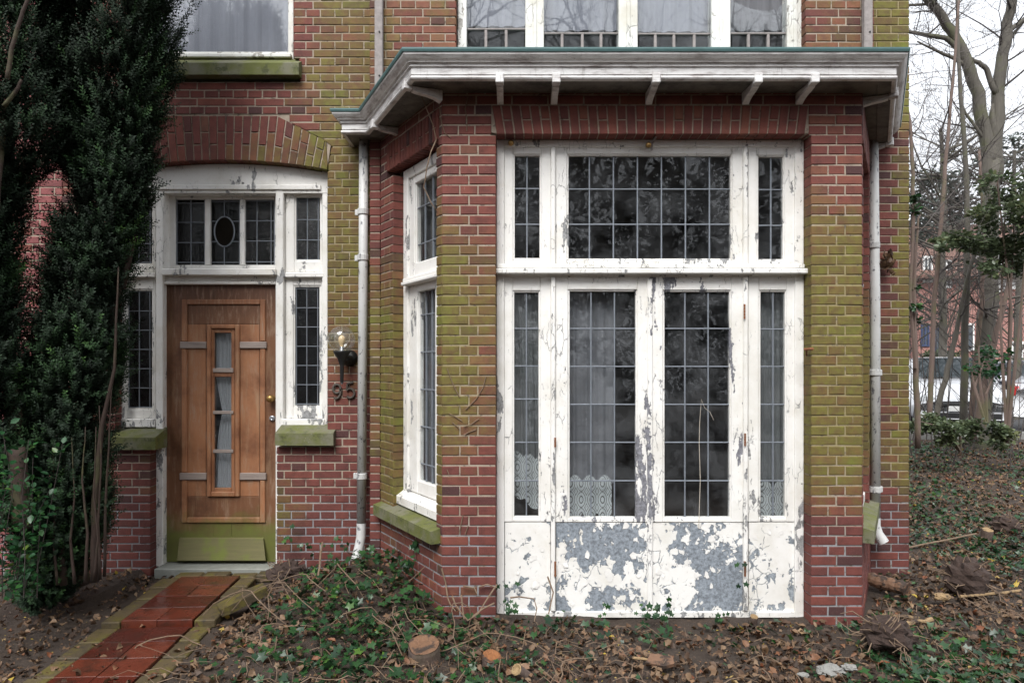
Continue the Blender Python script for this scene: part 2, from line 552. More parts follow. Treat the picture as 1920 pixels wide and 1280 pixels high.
def algae_at(px, py, surf):
    """Where green algae has settled on the brickwork."""
    if surf == 'front_left':
        a = lerp(py, [(380, 0), (430, .30), (500, .55), (560, .8), (700, .72), (780, .62), (840, .45), (880, .12), (960, 0), (1120, .2)])
        return a + .55 * gauss(px, py, 836, 450, 14, 60) + (.15 if px < 870 and 480 < py < 860 else 0) - (.18 if px > 890 else 0)
    if surf == 'front_right':
        return lerp(py, [(340, 0), (380, .35), (430, .7), (470, .85), (820, .85), (900, .6), (960, .3), (985, 0)])
    if surf == 'reveal_r': return lerp(py, [(500, 0), (560, .5), (650, .9), (850, .7), (930, 0)])
    if surf == 'splay_left':
        if px < 738: return lerp(py, [(430, 0), (520, .45), (600, .8), (950, .75), (975, .35), (1030, .25)])
        if py > 960: return .15
        return lerp(py, [(330, .15), (420, .6), (560, .8), (940, .7)])
    if surf == 'lintel': return 0
    if surf == 'strip': return lerp(py, [(440, 0), (500, .4), (560, .62), (640, .6), (740, .55), (850, .45), (890, 0)])
    if surf == 'upper': return max(.75 * gauss(px, py, 722, 70, 30, 90), .32) if px < 860 else (.85 if px > 1636 else .30)
    if surf == 'right': 
        if py < 250: return .85
        a = .85 * (1 / (1 + math.exp(-(px - lerp(py, [(250, 1692), (420, 1672), (560, 1666), (900, 1655)])) / 6)))
        if 560 < py < 860: a = max(a, .38)
        return a * lerp(py, [(880, 1), (960, .2), (1000, 0)])
    if surf == 'arch':
        return max(.95 * gauss(px, py, 595, 285, 50, 60), .72 * gauss(px, py, 480, 296, 95, 30))
    a = 0                                            # main wall
    if px > 540:
        a = max(a, .9 * gauss(px, py, 645, 235, 60, 70), .45 * gauss(px, py, 640, 90, 80, 130), .50 * gauss(px, py, 600, 150, 60, 60))
        if px > 600: a = max(a, lerp(py, [(230, .6), (320, .74), (560, .74), (640, .62), (700, .25), (760, .1), (800, 0)]))
    if 515 < px < 585: a = max(a, .62 * gauss(px, py, 535, 960, 26, 60), .4 * gauss(px, py, 535, 1010, 22, 40))
    if px < 300 and py > 840: a = max(a, .5 * gauss(px, py, 288, 905, 14, 50))
    return a

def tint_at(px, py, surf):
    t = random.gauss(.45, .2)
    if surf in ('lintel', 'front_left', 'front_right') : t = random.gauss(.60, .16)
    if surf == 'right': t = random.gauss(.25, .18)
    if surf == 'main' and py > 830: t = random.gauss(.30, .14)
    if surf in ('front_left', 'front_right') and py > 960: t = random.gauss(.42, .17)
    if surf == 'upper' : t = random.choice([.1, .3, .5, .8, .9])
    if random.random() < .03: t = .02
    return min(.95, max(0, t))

BRK = {'house': [], 'bay': [], 'neighbour': []}
CORE = {'house': MB(), 'bay': MB(), 'neighbour': MB()}
CP, BH = .06, .0515

def add_brick(own, plane, quad, surf, depth=.1, score=None):
    """quad: bl, br, tr, tl in (u, z)."""
    uc = sum(q[0] for q in quad) / 4; zc = sum(q[1] for q in quad) / 4
    w = plane.T((uc, 0, zc)); px, py = PXL(w)
    al = algae_at(px, py, surf)
    al = max(0, al + (random.gauss(0, .09) if al > .05 else 0))
    if score is None: score = 1
    ar = abs((quad[1][0] - quad[0][0]) * (quad[3][1] - quad[0][1])) / (w.y ** 2)
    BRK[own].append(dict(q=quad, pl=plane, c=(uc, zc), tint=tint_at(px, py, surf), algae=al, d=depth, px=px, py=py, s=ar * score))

def fill(own, plane, u0, u1, z0, z1, surf, openings=(), vis=None, depth=.1, bond=None, shift=0.0, core=True):
    """Courses of brick between u0 and u1; openings: functions z -> (ua, ub) or None."""
    k0, k1 = math.ceil(z0 / CP - .01), math.floor(z1 / CP + .01)
    for k in range(k0, k1):
        zb, zt = k * CP + .00425, k * CP + .00425 + BH
        iv = [((u0, u0), (u1, u1), False, False)]
        for op in openings:
            a, b = op(zb), op(zt)
            if a is None and b is None: continue
            a = a or b; b = b or a
            nx = []
            for (l, r, fl, fr) in iv:
                if a[1] <= l[0] or a[0] >= r[0]: nx.append((l, r, fl, fr)); continue
                if a[0] - l[0] > .02: nx.append((l, (a[0], b[0]), fl, True))
                if r[0] - a[1] > .02: nx.append(((a[1], b[1]), r, True, fr))
            iv = nx
        for (l, r, fl, fr) in iv:
            if core:
                s = .008
                la, lb = l[0] + (s if fl else .005), l[1] + (s if fl else .005)
                ra, rb = r[0] - (s if fr else .005), r[1] - (s if fr else .005)
                za, zc = k * CP, (k + 1) * CP
                nseg = max(1, int((ra - la) / .11))
                for s_ in range(nseg):
                    f0, f1 = s_ / nseg, (s_ + 1) / nseg
                    q = [(la + (ra - la) * f0, za), (la + (ra - la) * f1, za), (lb + (rb - lb) * f1, zc), (lb + (rb - lb) * f0, zc)]
                    CORE[own].prism(q, .0035, depth + .02, 'y', plane.T)
                    av = [max(0, algae_at(*PXL(plane.T((u_, 0, z_))), surf)) for u_, z_ in q]
                    at = CORE[own].at.setdefault('algae', [])
                    at += [0] * (len(CORE[own].v) - 8 - len(at)) + av + av
            n_ = bond(k) if bond else None
            wd = r[0] - l[0]
            if n_:
                cuts = [l[0] + wd * i / n_ for i in range(1, n_)]
            else:
                pitch = .215 if k % 2 else .1075
                off = (0 if k % 2 else .05375) + shift
                i = math.floor((l[0] - off) / pitch) + 1
                cuts = []
                while i * pitch + off < r[0]:
                    c = i * pitch + off
                    if c - l[0] > .045 and r[0] - c > .045: cuts.append(c)
                    i += 1
            e = [l] + [(c, c) for c in cuts] + [r]
            for j in range(len(e) - 1):
                m0 = .0043 if j > 0 else 0.0
                m1 = .0043 if j < len(e) - 2 else 0.0
                jz = random.uniform(-.0012, .0012)
                q = [(e[j][0] + m0, zb + jz), (e[j + 1][0] - m1, zb + jz), (e[j + 1][1] - m1, zt + jz), (e[j][1] + m0, zt + jz)]
                sc = 1
                if vis:
                    w = plane.T(((q[0][0] + q[1][0]) / 2, 0, zb + .025)); sc = vis(*PXL(w))
                add_brick(own, plane, q, surf, depth, sc)

BM = {}
def brick_mesh(w, h, d, var, quad=None):
    """Front face with a worn, chamfered arris; 18 triangles."""
    key = (round(w, 3), round(h, 3), round(d, 2), var)
    if quad is None and key in BM: return BM[key]
    rr = random.Random(hash(key) if quad is None else random.random())
    if quad is None: quad = [(-w / 2, -h / 2), (w / 2, -h / 2), (w / 2, h / 2), (-w / 2, h / 2)]
    j = lambda a: rr.uniform(-a, a)
    outer = [(x + j(.0012), .0026, z + j(.0012)) for x, z in quad]
    inner = []
    for (x, z) in quad:
        c = .0028 + abs(j(.0022))
        inner.append((x - math.copysign(c, x), -abs(j(.0015)), z - math.copysign(c, z)))
    back = [(x, d, z) for x, z in quad]
    v = inner + outer + back
    f = [(0, 1, 2, 3)] + [(4 + i, 4 + (i + 1) % 4, (i + 1) % 4, i) for i in range(4)] + [(8 + i, 8 + (i + 1) % 4, 4 + (i + 1) % 4, 4 + i) for i in range(4)]
    me = bpy.data.meshes.new('brick')
    me.from_pydata(v, [], f)
    me.update()
    if key not in BM: BM[key] = me
    return me

def lay_bricks(own, parent, mat, part_name='brickwork', cap=300):
    L = sorted(BRK[own], key=lambda b: -b['s'])
    V, Fc, ti, al = [], [], [], []
    for i, b in enumerate(L):
        q, pl, (uc, zc) = b['q'], b['pl'], b['c']
        w, h = q[1][0] - q[0][0], q[3][1] - q[0][1]
        rect = abs(q[0][0] - q[3][0]) < 1e-5 and abs(q[1][0] - q[2][0]) < 1e-5 and abs(q[0][1] - q[1][1]) < 1e-5
        loc = pl.T((uc, random.gauss(0, .0010), zc))
        if rect: me = brick_mesh(round(w, 3), h, b['d'], random.randrange(4))
        else: me = brick_mesh(w, h, b['d'], -i - 1, [(x - uc, z - zc) for x, z in q])
        if i < cap and b['s'] > 0:
            if not me.materials: me.materials.append(mat)
            o = bpy.data.objects.new('brick', me)
            C.objects.link(o)
            o.parent = parent
            o.location = loc - ORG[parent.name]
            o.rotation_euler = (random.gauss(0, .004), 0, pl.rot + random.gauss(0, .004))
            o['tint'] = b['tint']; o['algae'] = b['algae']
        else:
            n0 = len(V)
            for vv in me.vertices:
                V.append(tuple(loc + pl.u * vv.co.x + pl.n * vv.co.y + Vector((0, 0, vv.co.z))))
            Fc += [tuple(n0 + k for k in p.vertices) for p in me.polygons]
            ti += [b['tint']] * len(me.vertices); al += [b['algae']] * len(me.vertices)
    if V:
        mb = MB(); mb.v, mb.f = V, Fc
        mb.at = {'tint': ti, 'algae': al}
        mb.build(part_name, mat, parent, kind='stuff')

# ------------------------------------------------------------------ house wall
house = thing('brick_house', 'red brick house wall with arched doorway, green algae stains and white joinery', 'house', (0, YW, 0))
bay = thing('bay_window', 'projecting brick bay with peeling white leaded doors under a dirty white cornice', 'bay window', (.84, YF, 0))
neigh = thing('neighbouring_house', 'paler pink brick wall of the next house seen behind the yews', 'house', (-4.2, YW, 0))

XC, YARC = xw(415), zw(318)
def arch_out(z):
    """Outline of the arch, above the springing."""
    z0, z1, z2 = zw(318), zw(270), zw(217)
    if z < z0 or z > z2: return None
    if z < z1: h = (xw(613) - XC) + (xw(623) - xw(613)) * (z - z0) / (z1 - z0)
    else: h = (xw(623) - XC) + (xw(520) - xw(623)) * (z - z1) / (z2 - z1)
    return (XC - h, XC + h)
rect = lambda a, b, z0, z1: (lambda z: (a, b) if z0 < z < z1 else None)
ZS = zw(836)
ops_main = [arch_out, rect(xw(216), xw(614), ZS, zw(318) - .0), rect(xw(282), xw(519), -1, ZS), rect(xw(200), xw(292), ZS - .005, zw(806)),
            rect(xw(250), xw(550), zw(140), 9), rect(xw(240), xw(561), zw(141), zw(111))]
def vis_main(px, py):
    if px < 205 or py < -10 or py > 1062 or 672 < px < 692: return 0
    if py < 330: return 1 if px > 310 + (60 if py < 140 else 0) else 0
    if py < 840: return 1 if px > 610 else 0
    return 1
XS0 = -1.03
fill('house', PL_W, xw(117), XS0, -.24, 5.0, 'main', ops_main, vis_main, shift=.03)
fill('neighbour', PL_W, -6.2, xw(117) - .002, -.24, 5.0, 'plain', [rect(-3.65, -3.45, 1.28, 1.56)], lambda px, py: 1 if 30 < px < 120 and 200 < py < 700 else 0, shift=.1)
fill('house', PL_W, A2.x, 2.945, -.24, 5.0, 'right', [], lambda px, py: 1 if px > 1648 and py > 0 else 0, shift=.07)
# the two-storey centre stands half a brick forward; below the cornice only a narrow strip of it shows
fill('house', PL_S, XS0, A.x, -.24, 3.24, 'strip', [], lambda px, py: 1 if px > 690 else 0, bond=lambda k: 1, depth=.12)
ops_up = [rect(xw(855, YS), xw(1510, YS), 3.2, 4.9)]
fill('house', PL_S, XS0, 2.62, 3.24, 5.0, 'upper', ops_up, lambda px, py: 1 if py > -8 and (px > 715 or px < 700) else 0, depth=.12)
# side wall of the house, running back from its right-hand corner
fill('house', Plane((2.945, YW, 0), (0, 1, 0)), .102, 4.0, -.24, 5.0, 'right', [], lambda px, py: 0, shift=.02)
# voussoirs of the flat-topped arch
N_V, FY = 27, zw(300 + 870)
def intr(x):                                        # intrados
    h = xw(614) - XC
    s = zw(300) - zw(318)
    r = (h * h + s * s) / (2 * s)
    return zw(300) - r + math.sqrt(max(0, r * r - (x - XC) ** 2))
def extr(x0, z0):
    """From an intrados point outward along the fan to the outline."""
    d = Vector((x0 - XC, z0 - FY)).normalized()
    t = 0
    while t < .6:
        t += .002
        x, z = x0 + d.x * t, z0 + d.y * t
        o = arch_out(max(z, zw(318) + 1e-4))
        if o is None or not (o[0] <= x <= o[1]): break
    return (x0 + d.x * (t - .004), z0 + d.y * (t - .004))
for i in range(N_V):
    h = xw(614) - XC
    xa, xb = XC - h + 2 * h * i / N_V + .0045, XC - h + 2 * h * (i + 1) / N_V - .0045
    a, b = (xa, intr(xa)), (xb, intr(xb))
    c, d = extr(*b), extr(*a)
    f = .62 if i % 2 else .34
    L = lambda p, q, t: (p[0] + (q[0] - p[0]) * t, p[1] + (q[1] - p[1]) * t)
    hh = max(.1, d[1] - a[1])
    g = .009 / hh
    pxm = 216 + 398 * (i + .5) / N_V
    sc = 2 if pxm > 312 else 0
    add_brick('house', PL_W, [a, b, L(b, c, f), L(a, d, f)], 'arch', .1, sc)
    add_brick('house', PL_W, [L(a, d, f + g), L(b, c, f + g), c, d], 'arch', .1, sc)
nn = 24
pts = [(XC - h * .994 + 2 * h * .994 * i / nn, intr(XC - h * .994 + 2 * h * .994 * i / nn) + .006) for i in range(nn + 1)]
top = [(xw(620), zw(271)), (xw(547), 3.30), (xw(546), 3.359), (xw(284), 3.359), (xw(283), 3.30), (xw(210), zw(271))]
CORE['house'].prism(pts + top, .006, .11, 'y', PL_W.T)
for c_ in ('house', 'neighbour'):
    CORE[c_].at['algae'] += [0] * (len(CORE[c_].v) - len(CORE[c_].at['algae']))
CORE['house'].build('wall', M['mortar'], house)
lay_bricks('house', house, M['brick'])
CORE['neighbour'].build('wall', M['mortar'], neigh)
lay_bricks('neighbour', neigh, M['pale_brick'], cap=140)

# ------------------------------------------------------------------ bay brickwork
ZL = 2.885
xo0, xo1 = xw(930, YF), 1.792
two_three = lambda k: 2 if k % 2 else 3
fill('bay', PL_F, Bc.x, xo0, -.3, 2.88, 'front_left', [], lambda px, py: 1 if py < 1162 else 0, bond=two_three)
fill('bay', PL_F, xo1, B2.x, -.3, 2.88, 'front_right', [], lambda px, py: 1 if py < 1162 else 0, bond=two_three)
lt, rt = xw(921, YF), xw(1517, YF)
fill('bay', PL_F, Bc.x, lt, 2.88, 3.06, 'front_left', [lambda z: (lt + (3.06 - z) * .055, 9)], lambda px, py: 1, bond=two_three)
fill('bay', PL_F, rt, B2.x, 2.88, 3.06, 'front_right', [lambda z: (-9, rt + (z - 3.06) * .03)], lambda px, py: 1, bond=two_three)
fill('bay', PL_F, Bc.x, B2.x, 3.06, 3.18, 'lintel', [], lambda px, py: .5)
n_l = 33
for i in range(n_l):
    u = lambda i, z: (xo0 + (xo1 - .036 - xo0) * i / n_l) * (1 - (z - ZL) / .17) + (lt + (rt - lt) * i / n_l) * (z - ZL) / .17
    za, zb_ = ZL, 3.055
    e = .0045
    q = lambda z0, z1: [(u(i, z0) + e, z0), (u(i + 1, z0) - e, z0), (u(i + 1, z1) - e, z1), (u(i, z1) + e, z1)]
    if i % 2:
        zm = 2.967 + random.uniform(-.004, .004)
        add_brick('bay', PL_F, q(za, zm), 'lintel', .1, 1.5); add_brick('bay', PL_F, q(zm + .008, zb_), 'lintel', .1, 1.5)
    else:
        add_brick('bay', PL_F, q(za, zb_), 'lintel', .1, 1.5)
CORE['bay'].prism([(xo0 + .008, ZL + .006), (xo1 - .008, ZL + .006), (xo1 + .05, 2.9), (rt + .05, 3.06), (lt - .05, 3.06), (xo0 - .05, 2.9)], .006, .11, 'y', PL_F.T)
for (pl, ln, ua, ub, sf) in ((PL_L, LEN_L, .242, .93, 'splay_left'), (PL_R, LEN_R, .08, LEN_R - .242, 'reveal_r')):
    op = rect(ua, ub, .42, 2.87)
    op2 = rect(max(0, ua - .12), ub + .03, 2.87, 3.058)
    vv = (lambda px, py: .9 if py < 1075 else 0) if pl is PL_L else (lambda px, py: 0)
    fill('bay', pl, 0, ln, -.3, 3.18, sf, [op, op2], vv, shift=.02)
    a, b = max(.0, ua - .12), ub + .03
    m_ = 17
    CORE['bay'].prism([(a + .0, 2.876), (b, 2.876), (b, 3.06), (a, 3.06)], .006, .11, 'y', pl.T)
    for i in range(m_):
        e = .0045
        x0, x1 = a + (b - a) * i / m_ + e, a + (b - a) * (i + 1) / m_ - e
        q = lambda z0, z1: [(x0, z0), (x1, z0), (x1, z1), (x0, z1)]
        sc = 1 if pl is PL_L else 0
        if i % 2:
            add_brick('bay', pl, q(2.870, 2.950), sf if sc == 0 else 'lintel', .1, sc); add_brick('bay', pl, q(2.958, 3.055), 'lintel', .1, sc)
        else: add_brick('bay', pl, q(2.870, 3.055), 'lintel', .1, sc)
CORE['bay'].at['algae'] += [0] * (len(CORE['bay'].v) - len(CORE['bay'].at['algae']))
CORE['bay'].build('bay_wall', M['mortar'], bay)
lay_bricks('bay', bay, M['brick'])

# ------------------------------------------------------------------ joinery helpers
def pbox(mb, x0, x1, y0, y1, Y, d, c=.004):
    """A board whose front face stands at Y and covers the given pixels."""
    mb.box(xw(x0, Y), xw(x1, Y), Y, Y + d, zw(y1, Y), zw(y0, Y), c)

def rframe(mb, o, g, Y, d, bead=.010):
    """Stiles and rails round a glazed opening: o outer, g glass (x0, x1, y0, y1 in pixels)."""
    pbox(mb, o[0], g[0], o[2], o[3], Y, d); pbox(mb, g[1], o[1], o[2], o[3], Y, d)
    pbox(mb, g[0], g[1], o[2], g[2], Y + .0015, d); pbox(mb, g[0], g[1], g[3], o[3], Y + .0015, d)
    b = 3.2
    Yb = Y + bead
    pbox(mb, g[0] - 1, g[0] + b, g[2], g[3], Yb, d - bead, .003); pbox(mb, g[1] - b, g[1] + 1, g[2], g[3], Yb, d - bead, .003)
    pbox(mb, g[0] + b, g[1] - b, g[2] - 1, g[2] + b, Yb, d - bead, .003); pbox(mb, g[0] + b, g[1] - b, g[3] - b, g[3] + 1, Yb, d - bead, .003)

def leaded(parent, x0, x1, z0, z1, y, xc, zc, mat, T=None, cw=.0085, tilt=.0022, extra=None):
    """Small panes, each its own slightly crooked sheet, in a net of lead cames."""
    xs, zs = [x0] + sorted(xc) + [x1], [z0] + sorted(zc) + [z1]
    for i in range(len(xs) - 1):
        for k in range(len(zs) - 1):
            t1, t2, t0 = random.gauss(0, tilt), random.gauss(0, tilt), 0
            mb = MB()
            cs = [(xs[i], zs[k], -t1 - t2), (xs[i + 1], zs[k], t1 - t2), (xs[i + 1], zs[k + 1], t1 + t2), (xs[i], zs[k + 1], -t1 + t2)]
            v = [(a, y + o, b) for a, b, o in cs] + [(a, y + o + .003, b) for a, b, o in cs]
            if T: v = [T(q) for q in v]
            mb.add(v, [(0, 1, 2, 3), (7, 6, 5, 4), (0, 4, 5, 1), (1, 5, 6, 2), (2, 6, 7, 3), (3, 7, 4, 0)])
            mb.build('pane', mat, parent)
    mb = MB()
    h = cw / 2
    for x in xs[1:-1]: mb.box(x - h, x + h, y - .0055, y + .008, z0, z1, .002, T)
    for z in zs[1:-1]: mb.box(x0, x1, y - .0045, y + .007, z - h, z + h, .002, T)
    for x in (x0 + .001, x1 - .001): mb.box(x - .003, x + .003, y - .003, y + .006, z0, z1, 0, T)
    if extra: extra(mb)
    mb.build('lead_came', M['lead'], parent)

def plead(parent, g, Y, xc, yc, mat, **k):
    leaded(parent, xw(g[0], Y), xw(g[1], Y), zw(g[3], Y), zw(g[2], Y), Y, [xw(x, Y) for x in xc], [zw(y, Y) for y in yc], mat, **k)

# ------------------------------------------------------------------ bay front: frame, lights, doors
fr = MB()
pbox(fr, 931, 945.5, 262, 1158, YB, .10); pbox(fr, 1491, 1507.5, 262, 1158, YB, .10)
pbox(fr, 945.5, 1491, 262, 275, YB + .002, .10)
for a, b in ((1033, 1041.5), (1394.5, 1403)):
    pbox(fr, a, b, 275, 499, YB - .010, .11, .005); pbox(fr, a, b, 519, 1146, YB - .010, .11, .005)
pbox(fr, 945.5, 1491, 499, 519, YB + .004, .10)
pbox(fr, 945.5, 1491, 1146, 1158, YB + .002, .12)
fr.box(xw(929, YB), xw(1509, YB), YB - .055, YB + .003, zw(516.5, YB) + .004, zw(505, YB), .006)      # drip ledge of the transom
fr.box(xw(932, YB), xw(1507, YB), YB - .02, YB + .001, zw(503, YB), zw(497, YB) + .004, .004)
frame = fr.build('window_frame', M['paint_worn'], bay)
yl = [616, 687, 758, 829, 901]
M['flake'] = simple('paint_flake', (.72, .70, .67), .5, .12, 40)
def flakes(par, x0, x1, z0, z1, Y, n, s0, s1):
    """Lifting, curled scraps of paint still hanging on the surface."""
    mb = MB()
    for _ in range(n):
        cx, cz, s = random.uniform(x0, x1), random.uniform(z0, z1), random.uniform(s0, s1)
        a0 = random.uniform(0, 6.28); k = random.randint(5, 7); curl = random.uniform(.1, .55); ca = random.gauss(-1.57, .7)
        ring = []
        for i in range(k):
            a = a0 + 6.283 * i / k; r_ = s * random.uniform(.35, 1.0)
            dx, dz = math.cos(a) * r_, math.sin(a) * r_ * 1.15
            t = max(0, (dx * math.cos(ca) + dz * math.sin(ca)) / s)
            ring.append((cx + dx, Y - .0008 - curl * .5 * s * t * t, cz + dz))
        v = ring + [(x, y + .0008, z) for x, y, z in ring]
        mb.add(v, [tuple(range(k)), tuple(range(2 * k - 1, k - 1, -1))] + [(i, (i + 1) % k, k + (i + 1) % k, k + i) for i in range(k)])
    return mb.build('paint_flakes', M['flake'], par.parent if par.parent and par.parent.parent else par, kind='stuff')
def light(name, o, g, xc, yc, Y, mat, fm, label=None, panel=None, pmat=None, **k):
    mb = MB()
    rframe(mb, o if panel is None else (o[0], o[1], o[2], panel[0]), g, Y, .045)
    part = mb.build(name, fm, bay, label=label)
    plead(part, g, Y + .026, xc, yc, mat, **k)
    if panel:
        mb = MB()
        pbox(mb, o[0] + 1, o[1] - 1, panel[0] + .6, o[3], Y + .006, .035, .003)
        kp = mb.build('kick_panel', pmat, part)
        flakes(kp, xw(o[0], Y) + .02, xw(o[1], Y) - .02, zw(o[3], Y) + .03, zw(panel[0], Y) - .02, Y + .0055, int((o[1] - o[0]) * (.10 if pmat is M['panel'] else .05)), .012, .034)
    return part
Yc = YB + .014
light('transom_light', (945.5, 1033, 275, 499), (962, 1015, 289, 487), [988], [354, 421], Yc, M['glass_clean'], M['paint'])
light('transom_light', (1041.5, 1394.5, 275, 499), (1063, 1373, 289, 488), [1105, 1150, 1195, 1240, 1285, 1330], [355, 421], Yc, M['glass_clean'], M['paint_worn'], 'wide transom light of twenty-one leaded panes')
light('transom_light', (1403, 1491, 275, 499), (1419, 1471, 291, 489), [1445], [356, 423], Yc, M['glass_clean'], M['paint'])
light('side_light', (945.5, 1033, 519, 1146), (961, 1013, 545, 971), [987], [616, 686, 748, 829, 901], Yc, M['glass'], M['paint'], None, (978,), M['panel_less'])
dl = light('french_door', (1041.5, 1218, 519, 1146), (1065, 1195, 543, 972), [1108, 1152], yl, Yc - .006, M['glass'], M['paint_door'], 'glazed door with grey net and lace behind its panes', (979,), M['panel'])
dr = light('french_door', (1218.5, 1394.5, 519, 1146), (1243, 1371, 544, 972), [1284, 1327.5], yl, Yc - .006, M['glass'], M['paint_door'], 'glazed door showing a dark bare room', (979,), M['panel'])
light('side_light', (1403, 1491, 519, 1146), (1423, 1475, 544, 971), [1449], [617, 687, 758, 829, 901], Yc, M['glass'], M['paint'], None, (978,), M['panel_less'])
mb = MB(); pbox(mb, 1214, 1224, 521, 1143, Yc - .020, .02, .005); mb.build('meeting_bead', M['paint_door'], dr)
for i, (x, y0, y1, p) in enumerate(((1396, 570, 598, dr), (1397, 812, 836, dr), (1041, 1052, 1080, dl), (1397, 1052, 1080, dr), (1041, 820, 838, dl))):
    mb = MB(); q = P(x, (y0 + y1) / 2, YB - .016); hh = (y1 - y0) * YB / F / 2
    for k in range(5): mb.lathe([(.0062, -hh + 2 * hh * k / 5 + .0008), (.0062, -hh + 2 * hh * (k + 1) / 5 - .0008)], q, 8)
    mb.build('hinge', M['rust'], p)
for px, py in ((958, 268), (1216, 272)):             # old brass knobs on the head of the frame
    mb = MB(); q = P(px, py, YB - .03)
    mb.lathe([(.004, .03), (.008, .02), (.016, .012), (.019, 0), (.015, -.012), (.006, -.018)], q, 10, 'y')
    mb.build('brass_knob', M['brass'], frame, smooth=True)
mb = MB(); mb.tube([P(1222, 282, YB - .01), P(1222, 268, YB - .01), P(1230, 256, YB - .05), P(1232, 245, YB - .07)], [.007, .007, .008, .006], 6)
mb.build('stay_hook', M['greywood'], frame)

# ------------------------------------------------------------------ cornice
def offset_path(path, q):
    out = []
    for i, p in enumerate(path):
        p = Vector(p)
        def nrm(a, b):
            d = (Vector(b) - Vector(a)).normalized(); return Vector((-d.y, d.x)), d
        if i == 0: n, _ = nrm(path[0], path[1]); out.append(p + n * q)
        elif i == len(path) - 1: n, _ = nrm(path[-2], path[-1]); out.append(p + n * q)
        else:
            n0, d0 = nrm(path[i - 1], path[i]); n1, d1 = nrm(path[i], path[i + 1])
            b = (n0 + n1).normalized()
            out.append(p + b * (q / max(.3, b.dot(n0))))
    return out
LIP = [(-1.255, 5.055), (-1.255, 4.70), (-1.055, 4.70), (-.612, 3.80), (2.218, 3.80), (2.862, 5.02)]
ZT = 3.268
def sweep(prof):
    mb = MB()
    rows = [[(v.x, v.y, ZT + dz) for v in offset_path(LIP, q)] for q, dz in prof]
    for r0, r1 in zip(rows, rows[1:]):
        for i in range(len(LIP) - 1):
            mb.add([r0[i], r0[i + 1], r1[i + 1], r1[i]], [(3, 2, 1, 0)])
    return mb
prof_moul = [(.010, -.020), (.012, -.030), (.026, -.046), (.040, -.056), (.040, -.060), (.052, -.0605), (.052, -.066), (.056, -.066), (.056, -.078), (.063, -.0785), (.063, -.082), (.067, -.082),
             (.067, -.120), (.080, -.1205), (.080, -.126), (.068, -.127), (.062, -.132), (.061, -.140), (.066, -.147), (.076, -.151), (.090, -.151)]
corn = sweep(prof_moul).build('cornice', M['cornice'], bay, label='dirty white stepped cornice with a rounded lower bead')
sweep([(.20, .012), (0, .003), (0, -.006), (.004, -.018), (.012, -.0205)]).build('gutter_edge', M['zinc'], corn)
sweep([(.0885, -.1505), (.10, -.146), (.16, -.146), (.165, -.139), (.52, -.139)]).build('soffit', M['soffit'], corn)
mb = MB(); o = [tuple(v) for v in offset_path(LIP, .19)]
mb.add([(x, y, ZT + .0115) for x, y in o[1:]] + [(2.7, 5.1, ZT + .06), (-1.1, 5.1, ZT + .06)], [tuple(range(len(o) + 1))])
mb.build('bay_roof', M['zinc'], corn)
def bracket(c, d, w=.046):
    """Console below the soffit: c at its front on the lower bead, d horizontal direction inward."""
    d = Vector((d[0], d[1], 0)).normalized(); u = Vector((d.y, -d.x, 0))
    T = lambda v: Vector((c[0], c[1], 0)) + u * v[0] + d * v[1] + Vector((0, 0, v[2]))
    b = MB()
    z = ZT
    b.box(-w / 2, w / 2, -.012, .040, z - .172, z - .116, .004, T)
    pr = [(.042, z - .150), (.042, z - .176), (.075, z - .182), (.13, z - .186), (.18, z - .196), (.215, z - .212), (.222, z - .200), (.222, z - .142), (.09, z - .150)]
    b.prism(pr, -w / 2 + .004, w / 2 - .004, 'x', lambda v: T((v[0], v[1], v[2])))
    b.build('bracket', M['cornice'], corn)
for px in (937, 1043, 1230, 1421, 1527):
    bracket((xw(px, 3.87), 3.862), (0, 1))
ld = Vector((-.612 + 1.055, 3.80 - 4.70)); ln_ = ld.length; ld.normalize()
for t in (.14, .86):
    p = Vector((-1.055, 4.70)) + ld * ln_ * t + Vector((-ld.y, ld.x)) * .062
    bracket((p.x, p.y), (-ld.y, ld.x))
rd = Vector((2.862 - 2.218, 5.02 - 3.80)); rn = rd.length; rd.normalize()
for t in (.2, .93):
    p = Vector((2.218, 3.80)) + rd * rn * t + Vector((-rd.y, rd.x)) * .062
    bracket((p.x, p.y), (-rd.y, rd.x))

